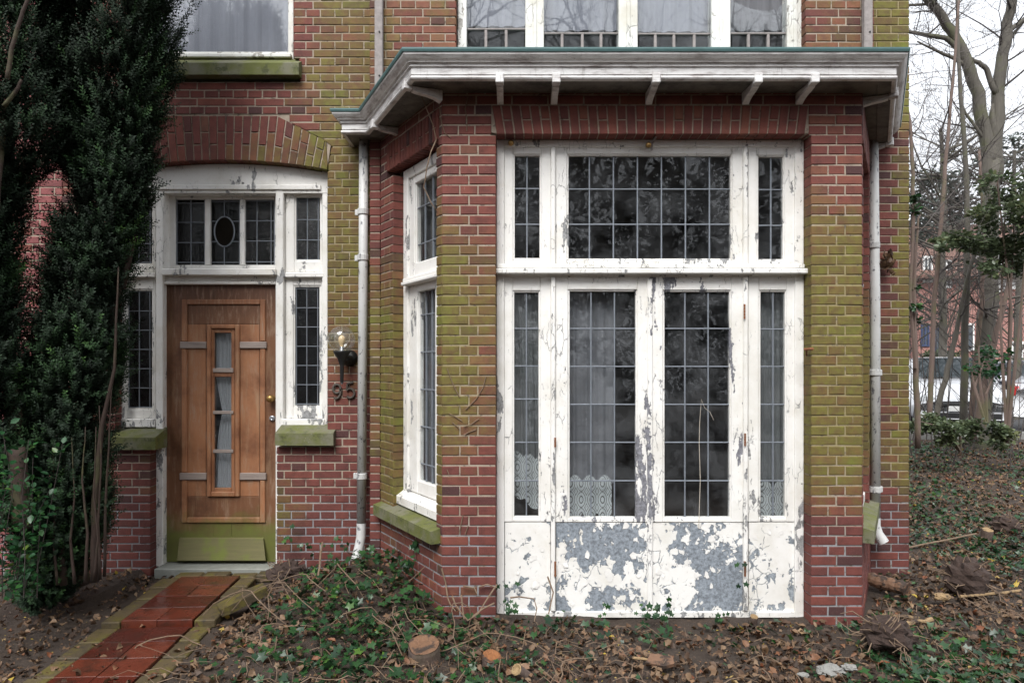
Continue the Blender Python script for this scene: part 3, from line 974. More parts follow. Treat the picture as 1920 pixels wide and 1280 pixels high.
# ------------------------------------------------------------------ splayed side windows of the bay
def side_window(pl, ua, ub, near_first):
    T = pl.T
    mb = MB()
    d = .075
    z0, z1, zt = .575, 2.855, 2.075
    mb.box(ua, ua + .075, d, d + .09, z0, z1, .005, T); mb.box(ub - .075, ub, d, d + .09, z0, z1, .005, T)
    mb.box(ua + .075, ub - .075, d + .002, d + .09, z1 - .07, z1, .005, T)
    mb.box(ua + .075, ub - .075, d + .002, d + .09, zt - .03, zt + .03, .005, T)
    mb.box(ua + .06, ub - .06, d - .045, d + .001, zt - .028, zt - .004, .005, T); mb.box(ua + .06, ub - .06, d - .03, d + .001, zt - .002, zt + .022, .004, T)
    mb.prism([(d - .05, z0 - .03), (d - .05, z0 + .022), (d, z0 + .055), (d + .09, z0 + .06), (d + .09, z0 - .03)], ua - .01, ub + .01, 'x', lambda v: T((v[0], v[1], v[2])))
    w = mb.build('splay_window', M['paint_worn'], bay)
    for (za, zb, st, zc) in ((zt + .03, z1 - .07, .085, [2.32, 2.57]), (z0 + .062, zt - .03, .13, [.84, 1.09, 1.34, 1.59, 1.84])):
        a, b = ua + .075, ub - .075
        m2 = MB()
        e = .014
        m2.box(a, a + st, d + e, d + .06, za, zb, .005, T); m2.box(b - st, b, d + e, d + .06, za, zb, .005, T)
        m2.box(a + st, b - st, d + e + .001, d + .06, zb - .05, zb, .005, T); m2.box(a + st, b - st, d + e + .001, d + .06, za, za + .09, .005, T)
        m2.box(a + st - .012, a + st + .008, d + e + .012, d + .06, za + .09, zb - .05, .003, T)
        cs = m2.build('casement', M['paint'], w)
        x0, x1 = a + st, b - st
        leaded(w, x0, x1, za + .09, zb - .05, d + .04, [x0 + (x1 - x0) * i / 3 for i in (1, 2)], zc, M['glass'], T)
    s = MB()
    s.prism([(-.062, .432), (-.062, .508), (d + .02, .545), (d + .02, .432)], ua - .22 if near_first else ua - .05, ub + .055 if near_first else ub + .2, 'x', lambda v: T((v[0], v[1], v[2])))
    s.build('stone_sill', M['sill'], bay)
side_window(PL_L, .242, .93, True)
side_window(PL_R, .08, LEN_R - .242, False)

# ------------------------------------------------------------------ doorway joinery
sur = MB()
pbox(sur, 292, 305.5, 356, 1062, YD, .15, .005)                       # left jamb
pbox(sur, 516.5, 531, 356, 1062, YD, .15, .005)                       # right post
pbox(sur, 604, 614.5, 318, 797, YD + .006, .1, .005); pbox(sur, 216, 232, 318, 805, YD + .006, .1, .005)
sur.prism([(x, z - .012) for x, z in pts[::-1]] + [(pts[0][0], zw(356.5)), (pts[-1][0], zw(356.5))], YD + .003, YD + .12)   # curved head board
sur.box(xw(218), xw(602, YD), YD - .012, YD + .0025, zw(356.5, YD) + .001, zw(347, YD), .004)
pbox(sur, 531, 604, 356.5, 362, YD + .004, .1); pbox(sur, 305.5, 516.5, 356.5, 362, YD + .004, .1); pbox(sur, 232, 292, 356.5, 362, YD + .004, .1)
pbox(sur, 303, 516.4, 503, 516, YD - .03, .17, .006)                   # transom bar over the door
pbox(sur, 305.6, 516.4, 516.2, 527, YD + .03, .10, .005); pbox(sur, 305.6, 516.4, 527, 533, YD + .018, .1, .004)
surround = sur.build('door_surround', M['paint_worn'], house, label='peeling white frame with curved head round door and side lights')
YFn = 5.235
mb = MB()
pbox(mb, 316, 328, 362, 503, YFn, .05); pbox(mb, 515, 524, 362, 503, YFn, .05)
pbox(mb, 328, 515, 362, 373.7, YFn + .0015, .05); pbox(mb, 328, 515, 496.6, 506, YFn + .0015, .05)
for a, b in ((384, 393.6), (449.5, 458.5)): pbox(mb, a, b, 373.7, 496.6, YFn - .006, .05)
fan = mb.build('fanlight', M['paint'], house)
Yg = YFn + .02
def oval(mb):
    c = P(421.5, 434.5, Yg); n = 28
    p = [(c.x + .0765 * math.cos(2 * math.pi * i / n), Yg - .006, c.z + .115 * math.sin(2 * math.pi * i / n)) for i in range(n + 1)]
    mb.tube(p, .0055, 5)
plead(fan, (328, 384, 373.7, 496.6), Yg, [332, 358.5], [381, 417, 455, 492], M['glass_rib'], tilt=.001, cw=.006)
plead(fan, (393.6, 449.5, 373.7, 496.6), Yg, [421], [378, 415, 453, 492], M['glass_rib'], tilt=.001, extra=oval, cw=.006)
plead(fan, (458.5, 515, 373.7, 496.6), Yg, [482, 508.5], [377, 414, 452, 491], M['glass_rib'], tilt=.001, cw=.006)
c = P(421.5, 434.5, Yg - .0035)
mb = MB(); n = 24
mb.prism([(c.x + .0745 * math.cos(2 * math.pi * i / n), c.z + .113 * math.sin(2 * math.pi * i / n)) for i in range(n)], Yg - .0065, Yg - .0042)
m = NT('dark_oval_glass'); M['oval'] = m.done(m.bsdf((.012, .01, .008), .12))
mb.build('oval_pane', M['oval'], fan)
def sidelight(o, gs, name='sidelight'):
    mb = MB()
    Y = YD + .045
    x0, x1 = o
    (g1, c1, r1), (g2, c2, r2) = gs
    rframe(mb, (x0, x1, 362, 510), g1, Y, .05)
    rframe(mb, (x0, x1, 524, 784), g2, Y, .05)
    pbox(mb, x0 - 1, x1 + 1, 510, 524, Y - .002, .06)
    mb.box(xw(x0 - 2, Y), xw(x1 + 2, Y), Y - .04, Y - .003, zw(521, Y), zw(512, Y), .005)
    mb.box(xw(x0 - 4, Y), xw(x1 + 3, Y), Y - .05, Y + .06, zw(800, Y), zw(784, Y), .006)
    w = mb.build(name, M['paint_worn'], house)
    plead(w, g1, Y + .026, c1, r1, M['glass_rib'], tilt=.001, cw=.006)
    plead(w, g2, Y + .026, c2, r2, M['glass_rib'], tilt=.001, cw=.006)
sidelight((535, 609), (((552, 603, 367, 490), [556.5, 576.5, 597], [412, 450, 487]), ((550, 602, 535, 763), [556, 575.5, 596], [541, 577, 613, 649, 685, 721, 757])))
sidelight((229, 292.5), (((240, 288, 372, 497), [261, 282], [418, 457, 492]), ((236, 288, 542, 768), [242, 261.5, 281.5], [547, 583, 619, 655, 691, 727, 763])))
mb = MB()
for (x0, x1, ya) in ((515.5, 625, 797), (200, 291, 805)):
    Yf = YW - .065
    mb = MB()
    mb.prism([(Yf, zw(ya + 38, Yf)), (Yf, zw(ya + 15, Yf)), (YD + .03, zw(ya - 4, YD)), (YD + .03, zw(ya + 38, Yf))], xw(x0, Yf), xw(x1, Yf), 'x')
    mb.build('stone_sill', M['sill'], house)
# the door itself
YE = 5.195
mb = MB(); pbox(mb, 311.5, 401, 531, 1053, YE, .045, .003); pbox(mb, 434, 519, 531, 1053, YE, .045, .003); pbox(mb, 401, 434, 531, 623, YE, .045, 0); pbox(mb, 401, 434, 915, 1053, YE, .045, 0)
door = mb.build('front_door', M['door'], house, label='weathered brown wooden door with a narrow central glazed slot')
def dpart(name, boxes, mat, Y, d, c=.004):
    b = MB()
    for q in boxes: pbox(b, *q, Y, d, c)
    return b.build(name, mat, door)
# raised frame round the inner panel
mo = MB()
for (x0, x1, y0, y1) in ((340, 350, 561, 640), (487, 497, 561, 640), (340, 350, 653.5, 886), (487, 497, 653.5, 886), (340, 350, 900, 980), (487, 497, 900, 980)):
    pbox(mo, x0, x1, y0, y1, YE - .016, .018, .006)
pbox(mo, 350, 487, 561, 571, YE - .016, .018, .006); pbox(mo, 350, 487, 969.5, 980, YE - .016, .018, .006)
mo.build('panel_moulding', M['door_mould'], door)
for q in ((351, 486, 572, 607), (351, 386, 608, 930), (449, 486, 608, 930), (351, 486, 931, 968.5)): dpart('door_panel', [q], M['door_mould'] if q[2] == 608 else M['door'], YE - .0035, .006, .003)
for q in ((337, 386.5, 640.5, 653), (449, 499, 640.5, 653), (336, 386.5, 886.5, 899.5), (449, 498.5, 886.5, 899.5)): dpart('cross_bar', [q], M['trim'], YE - .022, .024, .004)
gf = MB()
pbox(gf, 387, 395, 608, 931, YE - .026, .03, .006); pbox(gf, 440, 448.5, 608, 931, YE - .026, .03, .006)
pbox(gf, 395, 440, 608, 616, YE - .026, .03, .006); pbox(gf, 395, 440, 922, 931, YE - .026, .03, .006)
pbox(gf, 395, 402, 616, 922, YE - .008, .012, .003); pbox(gf, 433.5, 440, 616, 922, YE - .008, .012, .003)
pbox(gf, 402, 433.5, 616, 624, YE - .008, .012, .003); pbox(gf, 402, 433.5, 914, 922, YE - .010, .012, .003); pbox(gf, 402, 433.5, 698, 706.5, YE - .008, .012, .003)
slot = gf.build('glazed_slot', M['door_mould'], door)
for y0, y1 in ((690, 698), (770, 776), (842.5, 849)): dpart('slot_bar', [(399, 437, y0, y1)], M['trim'], YE - .018, .02, .003)
for y0, y1 in ((624, 690), (706.5, 770), (776, 842.5), (849, 914)):
    mb = MB(); pbox(mb, 402, 433.5, y0, y1, YE - .0045, .002, 0); mb.build('pane', M['glass'], door)
wb = MB(); Yk = YE - .06
wb.add([(xw(338, YE), YE, zw(1007, YE)), (xw(495, YE), YE, zw(1007, YE)), (xw(498, Yk), Yk, zw(1050, Yk)), (xw(332, Yk), Yk, zw(1050, Yk)),
        (xw(332, YE), YE, zw(1052, YE)), (xw(498, YE), YE, zw(1052, YE)), (xw(338, YE), YE - .018, zw(1009, YE)), (xw(495, YE), YE - .018, zw(1009, YE))],
       [(0, 1, 7, 6), (6, 7, 2, 3), (3, 2, 5, 4), (0, 6, 3, 4), (1, 5, 2, 7)])
wb.build('weatherboard', M['weatherboard'], door)
mb = MB(); q = P(507, 747, YE - .045)
mb.lathe([(.024, .048), (.024, .040), (.010, .036), (.010, .020), (.022, .012), (.030, -.006), (.026, -.020), (.012, -.030)], q, 16, 'y'); mb.build('door_knob', M['brass'], door, smooth=True)
mb = MB(); mb.lathe([(.022, .02), (.022, .002), (.018, -.004), (.006, -.006), (.006, -.002)], P(510, 784, YE - .012), 16, 'y'); mb.build('lock_cylinder', M['steel'], door, smooth=True)
mb = MB(); mb.box(xw(303, YD), xw(519, YD), YW - .03, YE + .05, -.16, zw(1053.5, YE) - .002, .006); mb.build('door_step', simple('grey_stone_step', (.22, .225, .20), .8, .4, 14), house)

# ------------------------------------------------------------------ upper windows
def curtain(mb, x0, x1, z0, z1, Y, folds, amp, n=None, slant=0, zb=None, zt=None):
    n = n or int(folds * 8)
    ph = random.uniform(0, 6)
    b = len(mb.v)
    for i in range(n + 1):
        t = i / n
        a = math.sin(t * folds * 6.283 + ph) * amp + math.sin(t * folds * 2.3 * 6.283 + ph * 2) * amp * .35
        zz = z0 if zb is None else zb(t)
        z1_ = z1 if zt is None else zt(t)
        for z, k in ((zz, 1.0), ((zz + z1_) / 2, .85), (z1_, .6)):
            mb.v.append((x0 + (x1 - x0) * t + slant * (z1 - z), Y + a * k, z))
    for i in range(n):
        for j in range(2):
            q = b + i * 3 + j
            mb.f.append((q, q + 3, q + 4, q + 1))
YU = 5.15
mb = MB()
pbox(mb, 540, 550.5, -160, 112, YU, .1); pbox(mb, 249, 262, -160, 112, YU, .1)
pbox(mb, 262, 540, 97, 112, YU + .002, .1, .006)
mb.box(xw(262, YU), xw(548, YU), YU - .04, YU + .001, zw(112, YU), zw(104, YU), .006)
uw = mb.build('upper_window', M['paint_up'], house)
mb = MB(); pbox(mb, 262, 540, -160, 97, YU + .03, .004, 0); mb.build('pane', M['glass_up'], uw)
mb = MB(); Yf = YW - .07
mb.prism([(Yf, zw(140, Yf)), (Yf, zw(118, Yf)), (YU + .02, zw(109, YU)), (YU + .02, zw(140, Yf))], xw(242, Yf), xw(560, Yf), 'x'); mb.build('stone_sill', M['sill'], house)
# wide window over the bay
YV = 5.01
mb = MB()
posts = ((858, 875), (985, 1020), (1160, 1196), (1334, 1370), (1476, 1507))
for a, b in posts:
    pbox(mb, a, b, -130, 104, YV, .1, .005)
    if b - a > 25: pbox(mb, (a + b) / 2 - 3, (a + b) / 2 + 4, -130, 104, YV - .008, .01, .003)
pbox(mb, 858, 1507, 100, 106, YV + .004, .09); pbox(mb, 858, 1507, -140, -128, YV + .004, .09)
ub = mb.build('bay_upper_window', M['paint_up'], house, label='grey weathered window over the bay with a row of small lowest panes')
lights = ((875, 985, 53, (911, 949)), (1020, 1160, 61, (1054, 1092, 1127)), (1196, 1334, 62, (1229, 1264, 1302)), (1370, 1476, 61, (1404, 1441)))
for i, (a, b, y, bars) in enumerate(lights):
    mb = MB()
    pbox(mb, a, b, y, y + 3, YV + .022, .02, .002)
    for x in bars: pbox(mb, x - 2.6, x + 2.6, y + 3, 104, YV + .02, .03, .003)
    mb.build('glazing_bar', M['greywood'], ub)
    xs = [a, *bars, b]
    for x0, x1 in zip(xs, xs[1:]):
        mb = MB(); pbox(mb, x0 + 2, x1 - 2, y + 3, 104, YV + .035, .003, 0); mb.build('pane', M['glass'], ub)
    Y = YV + .03
    if i < 3:
        mb = MB(); pbox(mb, a, b, -130, y, Y, .004, 0); mb.build('pane', M['glass_up'], ub)
    else:                                            # broken pane: a jagged hole in its upper part
        jag = [(a, -6), (a + 8, 4), (a + 16, 7), (a + 30, 14), (a + 44, 18), (a + 58, 20), (a + 72, 21), (a + 83, 17), (a + 86, 24), (a + 92, 12), (b, 4)]
        mb = MB(); mb.prism([(xw(x, Y), zw(yy, Y)) for x, yy in jag] + [(xw(b, Y), zw(y, Y)), (xw(a, Y), zw(y, Y))], Y, Y + .004)
        mb.build('pane', M['glass_up'], ub, label='broken pane with a jagged hole')
cg = 'net curtains behind the upper windows'
for nm, px0, px1, Y, lab, yb in (('net_curtain', 258, 545, YU + .14, 'pale net curtain behind the upper window over the front door', 110),
                             ('net_curtain', 874, 990, YV + .10, 'grey net curtain behind the leftmost pane of the window above the bay', 50),
                             ('net_curtain', 1018, 1164, YV + .12, 'pale grey net curtain behind the second pane of the window above the bay', 58),
                             ('net_curtain', 1194, 1338, YV + .12, 'pale grey net curtain behind the third pane of the window above the bay', 60),
                             ('net_curtain', 1368, 1478, YV + .12, 'darker grey net curtain behind the broken rightmost pane above the bay', 58)):
    mb = MB()
    curtain(mb, xw(px0, Y), xw(px1, Y), zw(yb, Y), zw(-120, Y), Y, (px1 - px0) / 30, .012)
    tag(mb.build(nm, M['upnet'] if px0 < 1300 else M['net'], smooth=True), lab, 'curtain', cg)
# ------------------------------------------------------------------ curtains of the ground floor
Yn = YB + .12
def hang(name, mat, px0, px1, py0, py1, Y, folds, amp, lab, cat='curtain', slant=0, zb=None, zt=None):
    mb = MB(); curtain(mb, xw(px0, Y), xw(px1, Y), zw(py1, Y), zw(py0, Y), Y, folds, amp, slant=slant, zb=zb, zt=zt, n=60)
    return tag(mb.build(name, mat, smooth=True), lab, cat)
hang('net_curtain', M['net_thin'], 955, 1008, 540, 900, Yn, 3, .012, 'grey net curtain gathered behind the narrow light left of the french doors', slant=.02)
hang('lace_curtain', M['lace'], 958, 1016, 852, 962, Yn - .02, 3, .006, 'flowered lace edging slanting across the lower panes of the narrow left light', slant=0,
     zb=lambda t: zw(915 + 40 * t + 9 * abs(math.sin(t * 7)), Yn), zt=lambda t: zw(850 + 12 * t - 8 * abs(math.sin(t * 8)), Yn))
hang('net_curtain', M['net'], 1062, 1150, 540, 905, Yn, 3.5, .012, 'grey net curtain covering the left half of the left french door')
hang('lace_curtain', M['lace'], 1064, 1147, 893, 970, Yn - .02, 4, .005, 'lace curtain border with medallions low in the left french door', zb=lambda t: zw(960 + 12 * abs(math.sin(t * 9.4)), Yn), zt=lambda t: zw(901 - 12 * abs(math.sin(t * 9.4)), Yn))
hang('net_curtain', M['net_thin'], 1419, 1480, 540, 905, Yn, 4, .012, 'pale net curtain in folds behind the narrow light right of the french doors')
hang('lace_curtain', M['lace'], 1422, 1476, 902, 968, Yn - .02, 2, .006, 'lace medallion border low in the narrow right light', zb=lambda t: zw(956 + 12 * abs(math.sin(t * 6.3)), Yn), zt=lambda t: zw(910 - 10 * abs(math.sin(t * 6.3)), Yn))
mb = MB()
n = 40
for i in range(n + 1):
    u = .32 + .56 * i / n
    a = math.sin(i * .9) * .012
    for z in (.6, 1.4, 2.03): mb.v.append(tuple(PL_L.T((u, .20 + a, z))))
for i in range(n):
    for j in range(2):
        q = i * 3 + j; mb.f.append((q, q + 3, q + 4, q + 1))
tag(mb.build('net_curtain', M['net'], smooth=True), 'grey net curtain inside the slanting side window of the bay', 'curtain')
dg = 'white curtains in the slot of the front door'
mb = MB(); Y = YE + .055
curtain(mb, xw(403, Y), xw(434, Y), zw(692, Y), zw(620, Y), Y, 4, .006); tag(mb.build('door_curtain', M['curtain'], smooth=True), 'short white curtain filling the top pane of the front door', 'curtain', dg)
mb = MB(); b = 0
n = 30
edge = lambda z: lerp(-z, [(-zw(704, Y), xw(405, Y)), (-zw(735, Y), xw(410, Y)), (-zw(772, Y), xw(417, Y)), (-zw(800, Y), xw(411, Y)), (-zw(850, Y), xw(406, Y)), (-zw(916, Y), xw(402, Y))])
zs = [zw(y, Y) for y in (704, 720, 735, 755, 772, 790, 810, 830, 850, 880, 918)]
for z in zs:
    for i in range(n + 1):
        t = i / n; x0 = edge(z)
        mb.v.append((x0 + (xw(435, Y) - x0) * t, Y + math.sin(t * 26) * .006, z))
for r in range(len(zs) - 1):
    for i in range(n):
        q = r * (n + 1) + i; mb.f.append((q, q + 1, q + n + 2, q + n + 1))
tag(mb.build('door_curtain', M['curtain'], smooth=True), 'long white curtain drawn in at its waist behind the lower panes of the front door', 'curtain', dg)

# ------------------------------------------------------------------ rooms behind the glass
def room(name, x0, x1, y0, y1, z0, z1, front=None):
    mb = MB()
    t = .06
    mb.box(x0, x1, y1, y1 + t, z0, z1); mb.box(x0 - t, x0, y0, y1, z0, z1); mb.box(x1, x1 + t, y0, y1, z0, z1)
    mb.box(x0 - t, x1 + t, y0, y1 + t, z1, z1 + t)
    mb.build(name + '_wall', M['interior'], None, kind='structure')
    mb = MB(); mb.box(x0 - t, x1 + t, y0, y1 + t, z0 - t, z0); mb.build(name + '_floor', M['interior_floor'], None, kind='structure')
room('hall', -3.26, -1.15, 5.33, 8.6, .02, 3.12)
room('front_room', -.84, 2.80, 5.20, 9.0, .03, 3.20)
room('upper_room', -6.1, 2.78, 5.33, 8.8, 3.36, 5.02)
mb = MB()                                            # floor and ceiling inside the bay itself, and masonry between the rooms
q = [(-.86, 5.2), (-.36, 4.32), (2.03, 4.32), (2.5, 5.2)]
mb.prism(q, 3.06, 3.10, 'z'); mb.build('bay_ceiling', M['interior'], None, kind='structure')
mb = MB(); mb.prism(q, -.05, .025, 'z'); mb.build('bay_floor', M['interior_floor'], None, kind='structure')
mb = MB()
mb.box(-1.09, -.90, YS + .13, 5.32, -.2, 3.12); mb.box(-3.4, XC - .80, YW + .13, 5.34, -.2, .58); mb.box(2.82, 2.935, 5.17, 9.0, -.2, 5.0)
mb.box(-6.2, -3.32, YW + .13, 5.3, -.2, 5.0); mb.box(-1.6, -1.1, YW + .13, 5.3, -.2, .7)
mb.box(-6.2, -2.86, YW + .13, 5.3, 3.3, 5.0); mb.box(-1.60, -.40, YW + .125, 5.3, 3.3, 5.0); mb.box(2.17, 2.9, YW + .13, 5.3, 3.3, 5.0)
mb.box(-3.4, -1.1, YW + .13, 5.28, 2.98, 3.6)
mb.box(-1.03, 2.9, YW + .07, 5.2, 3.205, 3.33); mb.box(-6.3, 2.9, YW + .01, 9.1, 5.0, 5.1)
mb.build('inner_wall', M['interior'], None, kind='structure')
# ------------------------------------------------------------------ more materials
def attr_leaf(name, ramp, rough=.5, trans=.3, var=True):
    m = NT(name)
    c = m.ramp(m.attr('tint'), ramp)
    c = m.mix(m.math('MULTIPLY', m.step(m.noise(60, 4, .6), .5, .7), .35), c, m.mix(.5, c, (.02, .02, .01)))
    d = m.bsdf(c, rough, Specular_IOR_Level=.4)
    if trans:
        t = m.add('BsdfTranslucent', {0: c}).outputs[0]
        d = m.add('MixShader', {0: trans, 1: d, 2: t}).outputs[0]
    return m.done(d)
M['yew'] = attr_leaf('yew_needles', [(0, (.003, .009, .004)), (.5, (.007, .022, .007)), (.85, (.018, .055, .012)), (1, (.05, .115, .018))], .75, .12)
M['ivy'] = attr_leaf('ivy_leaf', [(0, (.010, .030, .014)), (.4, (.018, .055, .020)), (.75, (.030, .085, .022)), (.92, (.07, .14, .025)), (1, (.20, .22, .04))], .32, .15)
M['litter'] = attr_leaf('dead_leaf', [(0, (.036, .023, .016)), (.28, (.085, .048, .029)), (.5, (.145, .085, .047)), (.70, (.22, .145, .088)), (.86, (.17, .055, .022)), (.95, (.30, .21, .12)), (1, (.42, .30, .05))], .6, .1)
M['shrub'] = attr_leaf('shrub_leaf', [(0, (.012, .045, .018)), (.5, (.022, .085, .028)), (.85, (.04, .125, .03)), (1, (.20, .20, .02))], .35, .3)
M['holly'] = attr_leaf('evergreen_leaf', [(0, (.045, .062, .035)), (.5, (.085, .115, .058)), (.85, (.15, .18, .09)), (1, (.26, .27, .13))], .35, .3)
M['cedar'] = attr_leaf('hazed_conifer_leaf', [(0, (.07, .085, .075)), (1, (.15, .175, .15))], .7, .2)  # lightened towards grey: distant mist put into the leaf colour
M['backleaf'] = attr_leaf('dark_evergreen_leaf', [(0, (.008, .014, .008)), (1, (.025, .04, .02))], .5, .1)

def bark(name, a, b, sc=30):
    m = NT(name)
    n = m.noise(1, 6, .68, m.vec(sc * 2, sc * 2, sc * .4))
    c = m.mix(n, a, b)
    c = m.mix(m.math('MULTIPLY', m.step(m.noise(3, 4, .6), .5, .7), .6), c, (.09, .10, .035))
    return m.done(m.bsdf(c, .85, m.bump(n, .7, .006)))
M['yewbark'] = bark('yew_bark', (.012, .008, .006), (.055, .030, .021))
M['bark'] = bark('tree_bark', (.040, .037, .031), (.135, .120, .098), 18)
M['bark_brown'] = bark('brown_bark', (.070, .050, .042), (.20, .14, .115), 24)
M['twig'] = simple('twig_bark', (.060, .050, .046), .8, .4, 30)
M['vine'] = simple('dead_vine_bark', (.17, .115, .075), .8, .5, 40)
M['root'] = simple('earthy_roots', (.045, .028, .022), .95, .6, 50, .9, 60, .01)
M['cutwood'] = None
def cut_wood(name, a, b):
    m = NT(name)
    n = m.noise(40, 5, .7, dist=.6)
    c = m.mix(n, a, b)
    c = m.mix(m.step(m.noise(15, 5, .65), .47, .60), c, (.040, .026, .019))
    return m.done(m.bsdf(c, .8, m.bump(n, .6, .004)))
M['cutwood'] = cut_wood('sawn_wood', (.10, .050, .028), (.22, .115, .06))
M['cutorange'] = cut_wood('orange_sawn_wood', (.14, .055, .025), (.32, .125, .035))
M['rotwood'] = cut_wood('rotten_wood', (.10, .055, .035), (.24, .13, .075))
M['palewood'] = cut_wood('split_pale_wood', (.20, .125, .06), (.36, .25, .13))

def soil():
    m = NT('leafy_soil')
    n = m.noise(7, 6, .7)
    c = m.mix(n, (.020, .014, .011), (.070, .048, .034))
    c = m.mix(m.step(m.noise(55, 5, .7), .56, .66), c, (.085, .055, .035))
    c = m.mix(m.step(m.noise(120, 3, .6), .70, .73), c, (.30, .27, .22))
    h = m.math('ADD', n, m.math('MULTIPLY', m.noise(70, 5, .7), .5))
    return m.done(m.bsdf(c, .9, m.bump(h, .9, .03)))
M['soil'] = soil()
def tile_mat():
    m = NT('wet_red_tile')
    t = m.attr('tint', 'OBJECT')
    c = m.ramp(t, [(0, (.050, .013, .009)), (.5, (.090, .019, .011)), (1, (.115, .030, .017))])
    n = m.noise(11, 5, .65)
    c = m.mix(m.math('MULTIPLY', m.step(n, .45, .70), .75), c, (.030, .017, .012))
    return m.done(m.bsdf(c, m.ramp(m.noise(6, 4, .6), [(.35, .10), (.7, .40)]), m.bump(m.noise(9, 3, .5), .25, .01)))
M['tile'] = tile_mat()
def paver_mat():
    m = NT('mossy_paver')
    t = m.attr('tint', 'OBJECT')
    c = m.mix(t, (.050, .036, .018), (.105, .075, .030))
    c = m.mix(m.step(m.noise(9, 6, .65), .46, .62), c, (.095, .075, .013))
    c = m.mix(m.step(m.noise(28, 5, .7), .55, .66), c, (.030, .022, .014))
    return m.done(m.bsdf(c, .7, m.bump(m.noise(60, 5, .7), .7, .008)))
M['paver'] = paver_mat()
M['asphalt'] = simple('asphalt', (.06, .06, .062), .8, .2, 40)
M['kerb'] = simple('kerb_stone', (.22, .215, .2), .8, .2, 20)

M['straw'] = simple('pale_straw', (.48, .43, .36), .8, .3, 60)
# ------------------------------------------------------------------ ground, street
def sst(x, a, b):
    t = max(0., min(1., (x - a) / (b - a))); return t * t * (3 - 2 * t)
def gz(x, y):
    h = -.045
    h += .17 * math.exp(-((x + .92) / .55) ** 2 - ((y - 4.55) / .55) ** 2) + .05 * math.exp(-((x + .9) / .6) ** 2 - ((y - 3.7) / .6) ** 2)
    h -= .035 * math.exp(-((x - .9) / 1.2) ** 2 - ((y - 3.9) / .35) ** 2)
    h += (.225 * sst(y, 5.2, 12.5)) * sst(x, 2.7, 4.2)
    amp = .035
    if -2.75 < x < -1.62: amp = .008; h = min(h, -.06) - .015
    if y < 11.8: h += amp * (mnoise.noise((x * 1.3, y * 1.3, 0)) + .6 * mnoise.noise((x * 4.1, y * 4.1, 3)) + .35 * mnoise.noise((x * 11, y * 11, 5)))
    if x < 2.75 and y > 5.3: h = min(h, -.06)
    return min(h, .19) if y > 11.0 else h
xs = np.concatenate([[-160, -80, -40, -20, -12, -8], np.arange(-5.5, 9.0, .055), np.arange(9, 16, .4), [17, 20, 26, 36, 60, 160]])
ys = np.concatenate([[-60, -30, -15, -8, -4, -1, 1, 2], np.arange(2.4, 9.0, .055), np.arange(9, 16, .25), [17, 20, 26, 40, 80, 220]])
V = np.array([(x, y, gz(x, y)) for y in ys for x in xs], np.float32)
nx = len(xs)
ii = np.arange(len(ys) - 1)[:, None] * nx + np.arange(nx - 1)[None]
Fq = np.stack([ii, ii + 1, ii + nx + 1, ii + nx], -1).reshape(-1, 4)
np_mesh('ground', V, Fq, M['soil'], smooth=True, kind='structure')
mb = MB(); mb.box(2.2, 90, 12.4, 19.5, .05, .202); mb.build('road', M['asphalt'], kind='structure')
mb = MB(); mb.box(2.2, 90, 12.22, 12.395, .05, .30, .01); mb.build('kerb', M['kerb'], kind='structure')
mb = MB(); mb.box(2.2, 90, 19.5, 23, .05, .32, .01); mb.build('pavement', M['kerb'], kind='structure')

# ------------------------------------------------------------------ scatter helper
def euler_mats(yaw, pitch, roll):
    cy, sy, cp, sp, cr, sr = np.cos(yaw), np.sin(yaw), np.cos(pitch), np.sin(pitch), np.cos(roll), np.sin(roll)
    Z = np.zeros_like(cy); O = np.ones_like(cy)
    Rz = np.stack([np.stack([cy, -sy, Z], -1), np.stack([sy, cy, Z], -1), np.stack([Z, Z, O], -1)], -2)
    Rx = np.stack([np.stack([O, Z, Z], -1), np.stack([Z, cp, -sp], -1), np.stack([Z, sp, cp], -1)], -2)
    Ry = np.stack([np.stack([cr, Z, sr], -1), np.stack([Z, O, Z], -1), np.stack([-sr, Z, cr], -1)], -2)
    return Rz @ Rx @ Ry
def dir_mats(d, spin):
    """Matrices that turn +Y into each direction of d."""
    d = d / np.linalg.norm(d, axis=1, keepdims=True)
    a = np.where(np.abs(d[:, 2:3]) < .95, np.array([[0, 0, 1.]]), np.array([[1., 0, 0]]))
    u = np.cross(d, a); u /= np.linalg.norm(u, axis=1, keepdims=True)
    w = np.cross(u, d)
    c, s = np.cos(spin)[:, None], np.sin(spin)[:, None]
    return np.stack([u * c + w * s, d, -u * s + w * c], -1)
def scatter(name, tmpl, pos, mats, scale, tint, mat, parent=None, kind=None):
    tv, tf = tmpl
    N, n = len(pos), len(tv)
    sc = np.asarray(scale)
    sc = sc[:, None, None] if sc.ndim == 1 else sc[:, None, :]
    V = np.einsum('nij,nkj->nki', mats, tv[None] * sc) + np.asarray(pos)[:, None]
    Fq = (tf[None] + (np.arange(N) * n)[:, None, None]).reshape(-1, tf.shape[1])
    return np_mesh(name, V.reshape(-1, 3), Fq, mat, parent, {'tint': np.repeat(tint, n)}, kind=kind)
LEAF = (np.array([(0, 0, 0), (-.30, .30, .07), (-.26, .68, .09), (0, 1, .0), (.26, .68, .09), (.30, .30, .07), (0, .33, 0), (0, .68, .01)], float),
        np.array([(0, 6, 1), (1, 6, 7), (1, 7, 2), (2, 7, 3), (0, 5, 6), (5, 7, 6), (5, 4, 7), (4, 3, 7)]))
CURL = (LEAF[0] * [1.25, 1, 1] + np.array([(0, 0, .14), (0, 0, .22), (0, 0, .16), (0, 0, .30), (0, 0, .05), (0, 0, .20), (0, 0, 0), (0, 0, .05)]), LEAF[1])
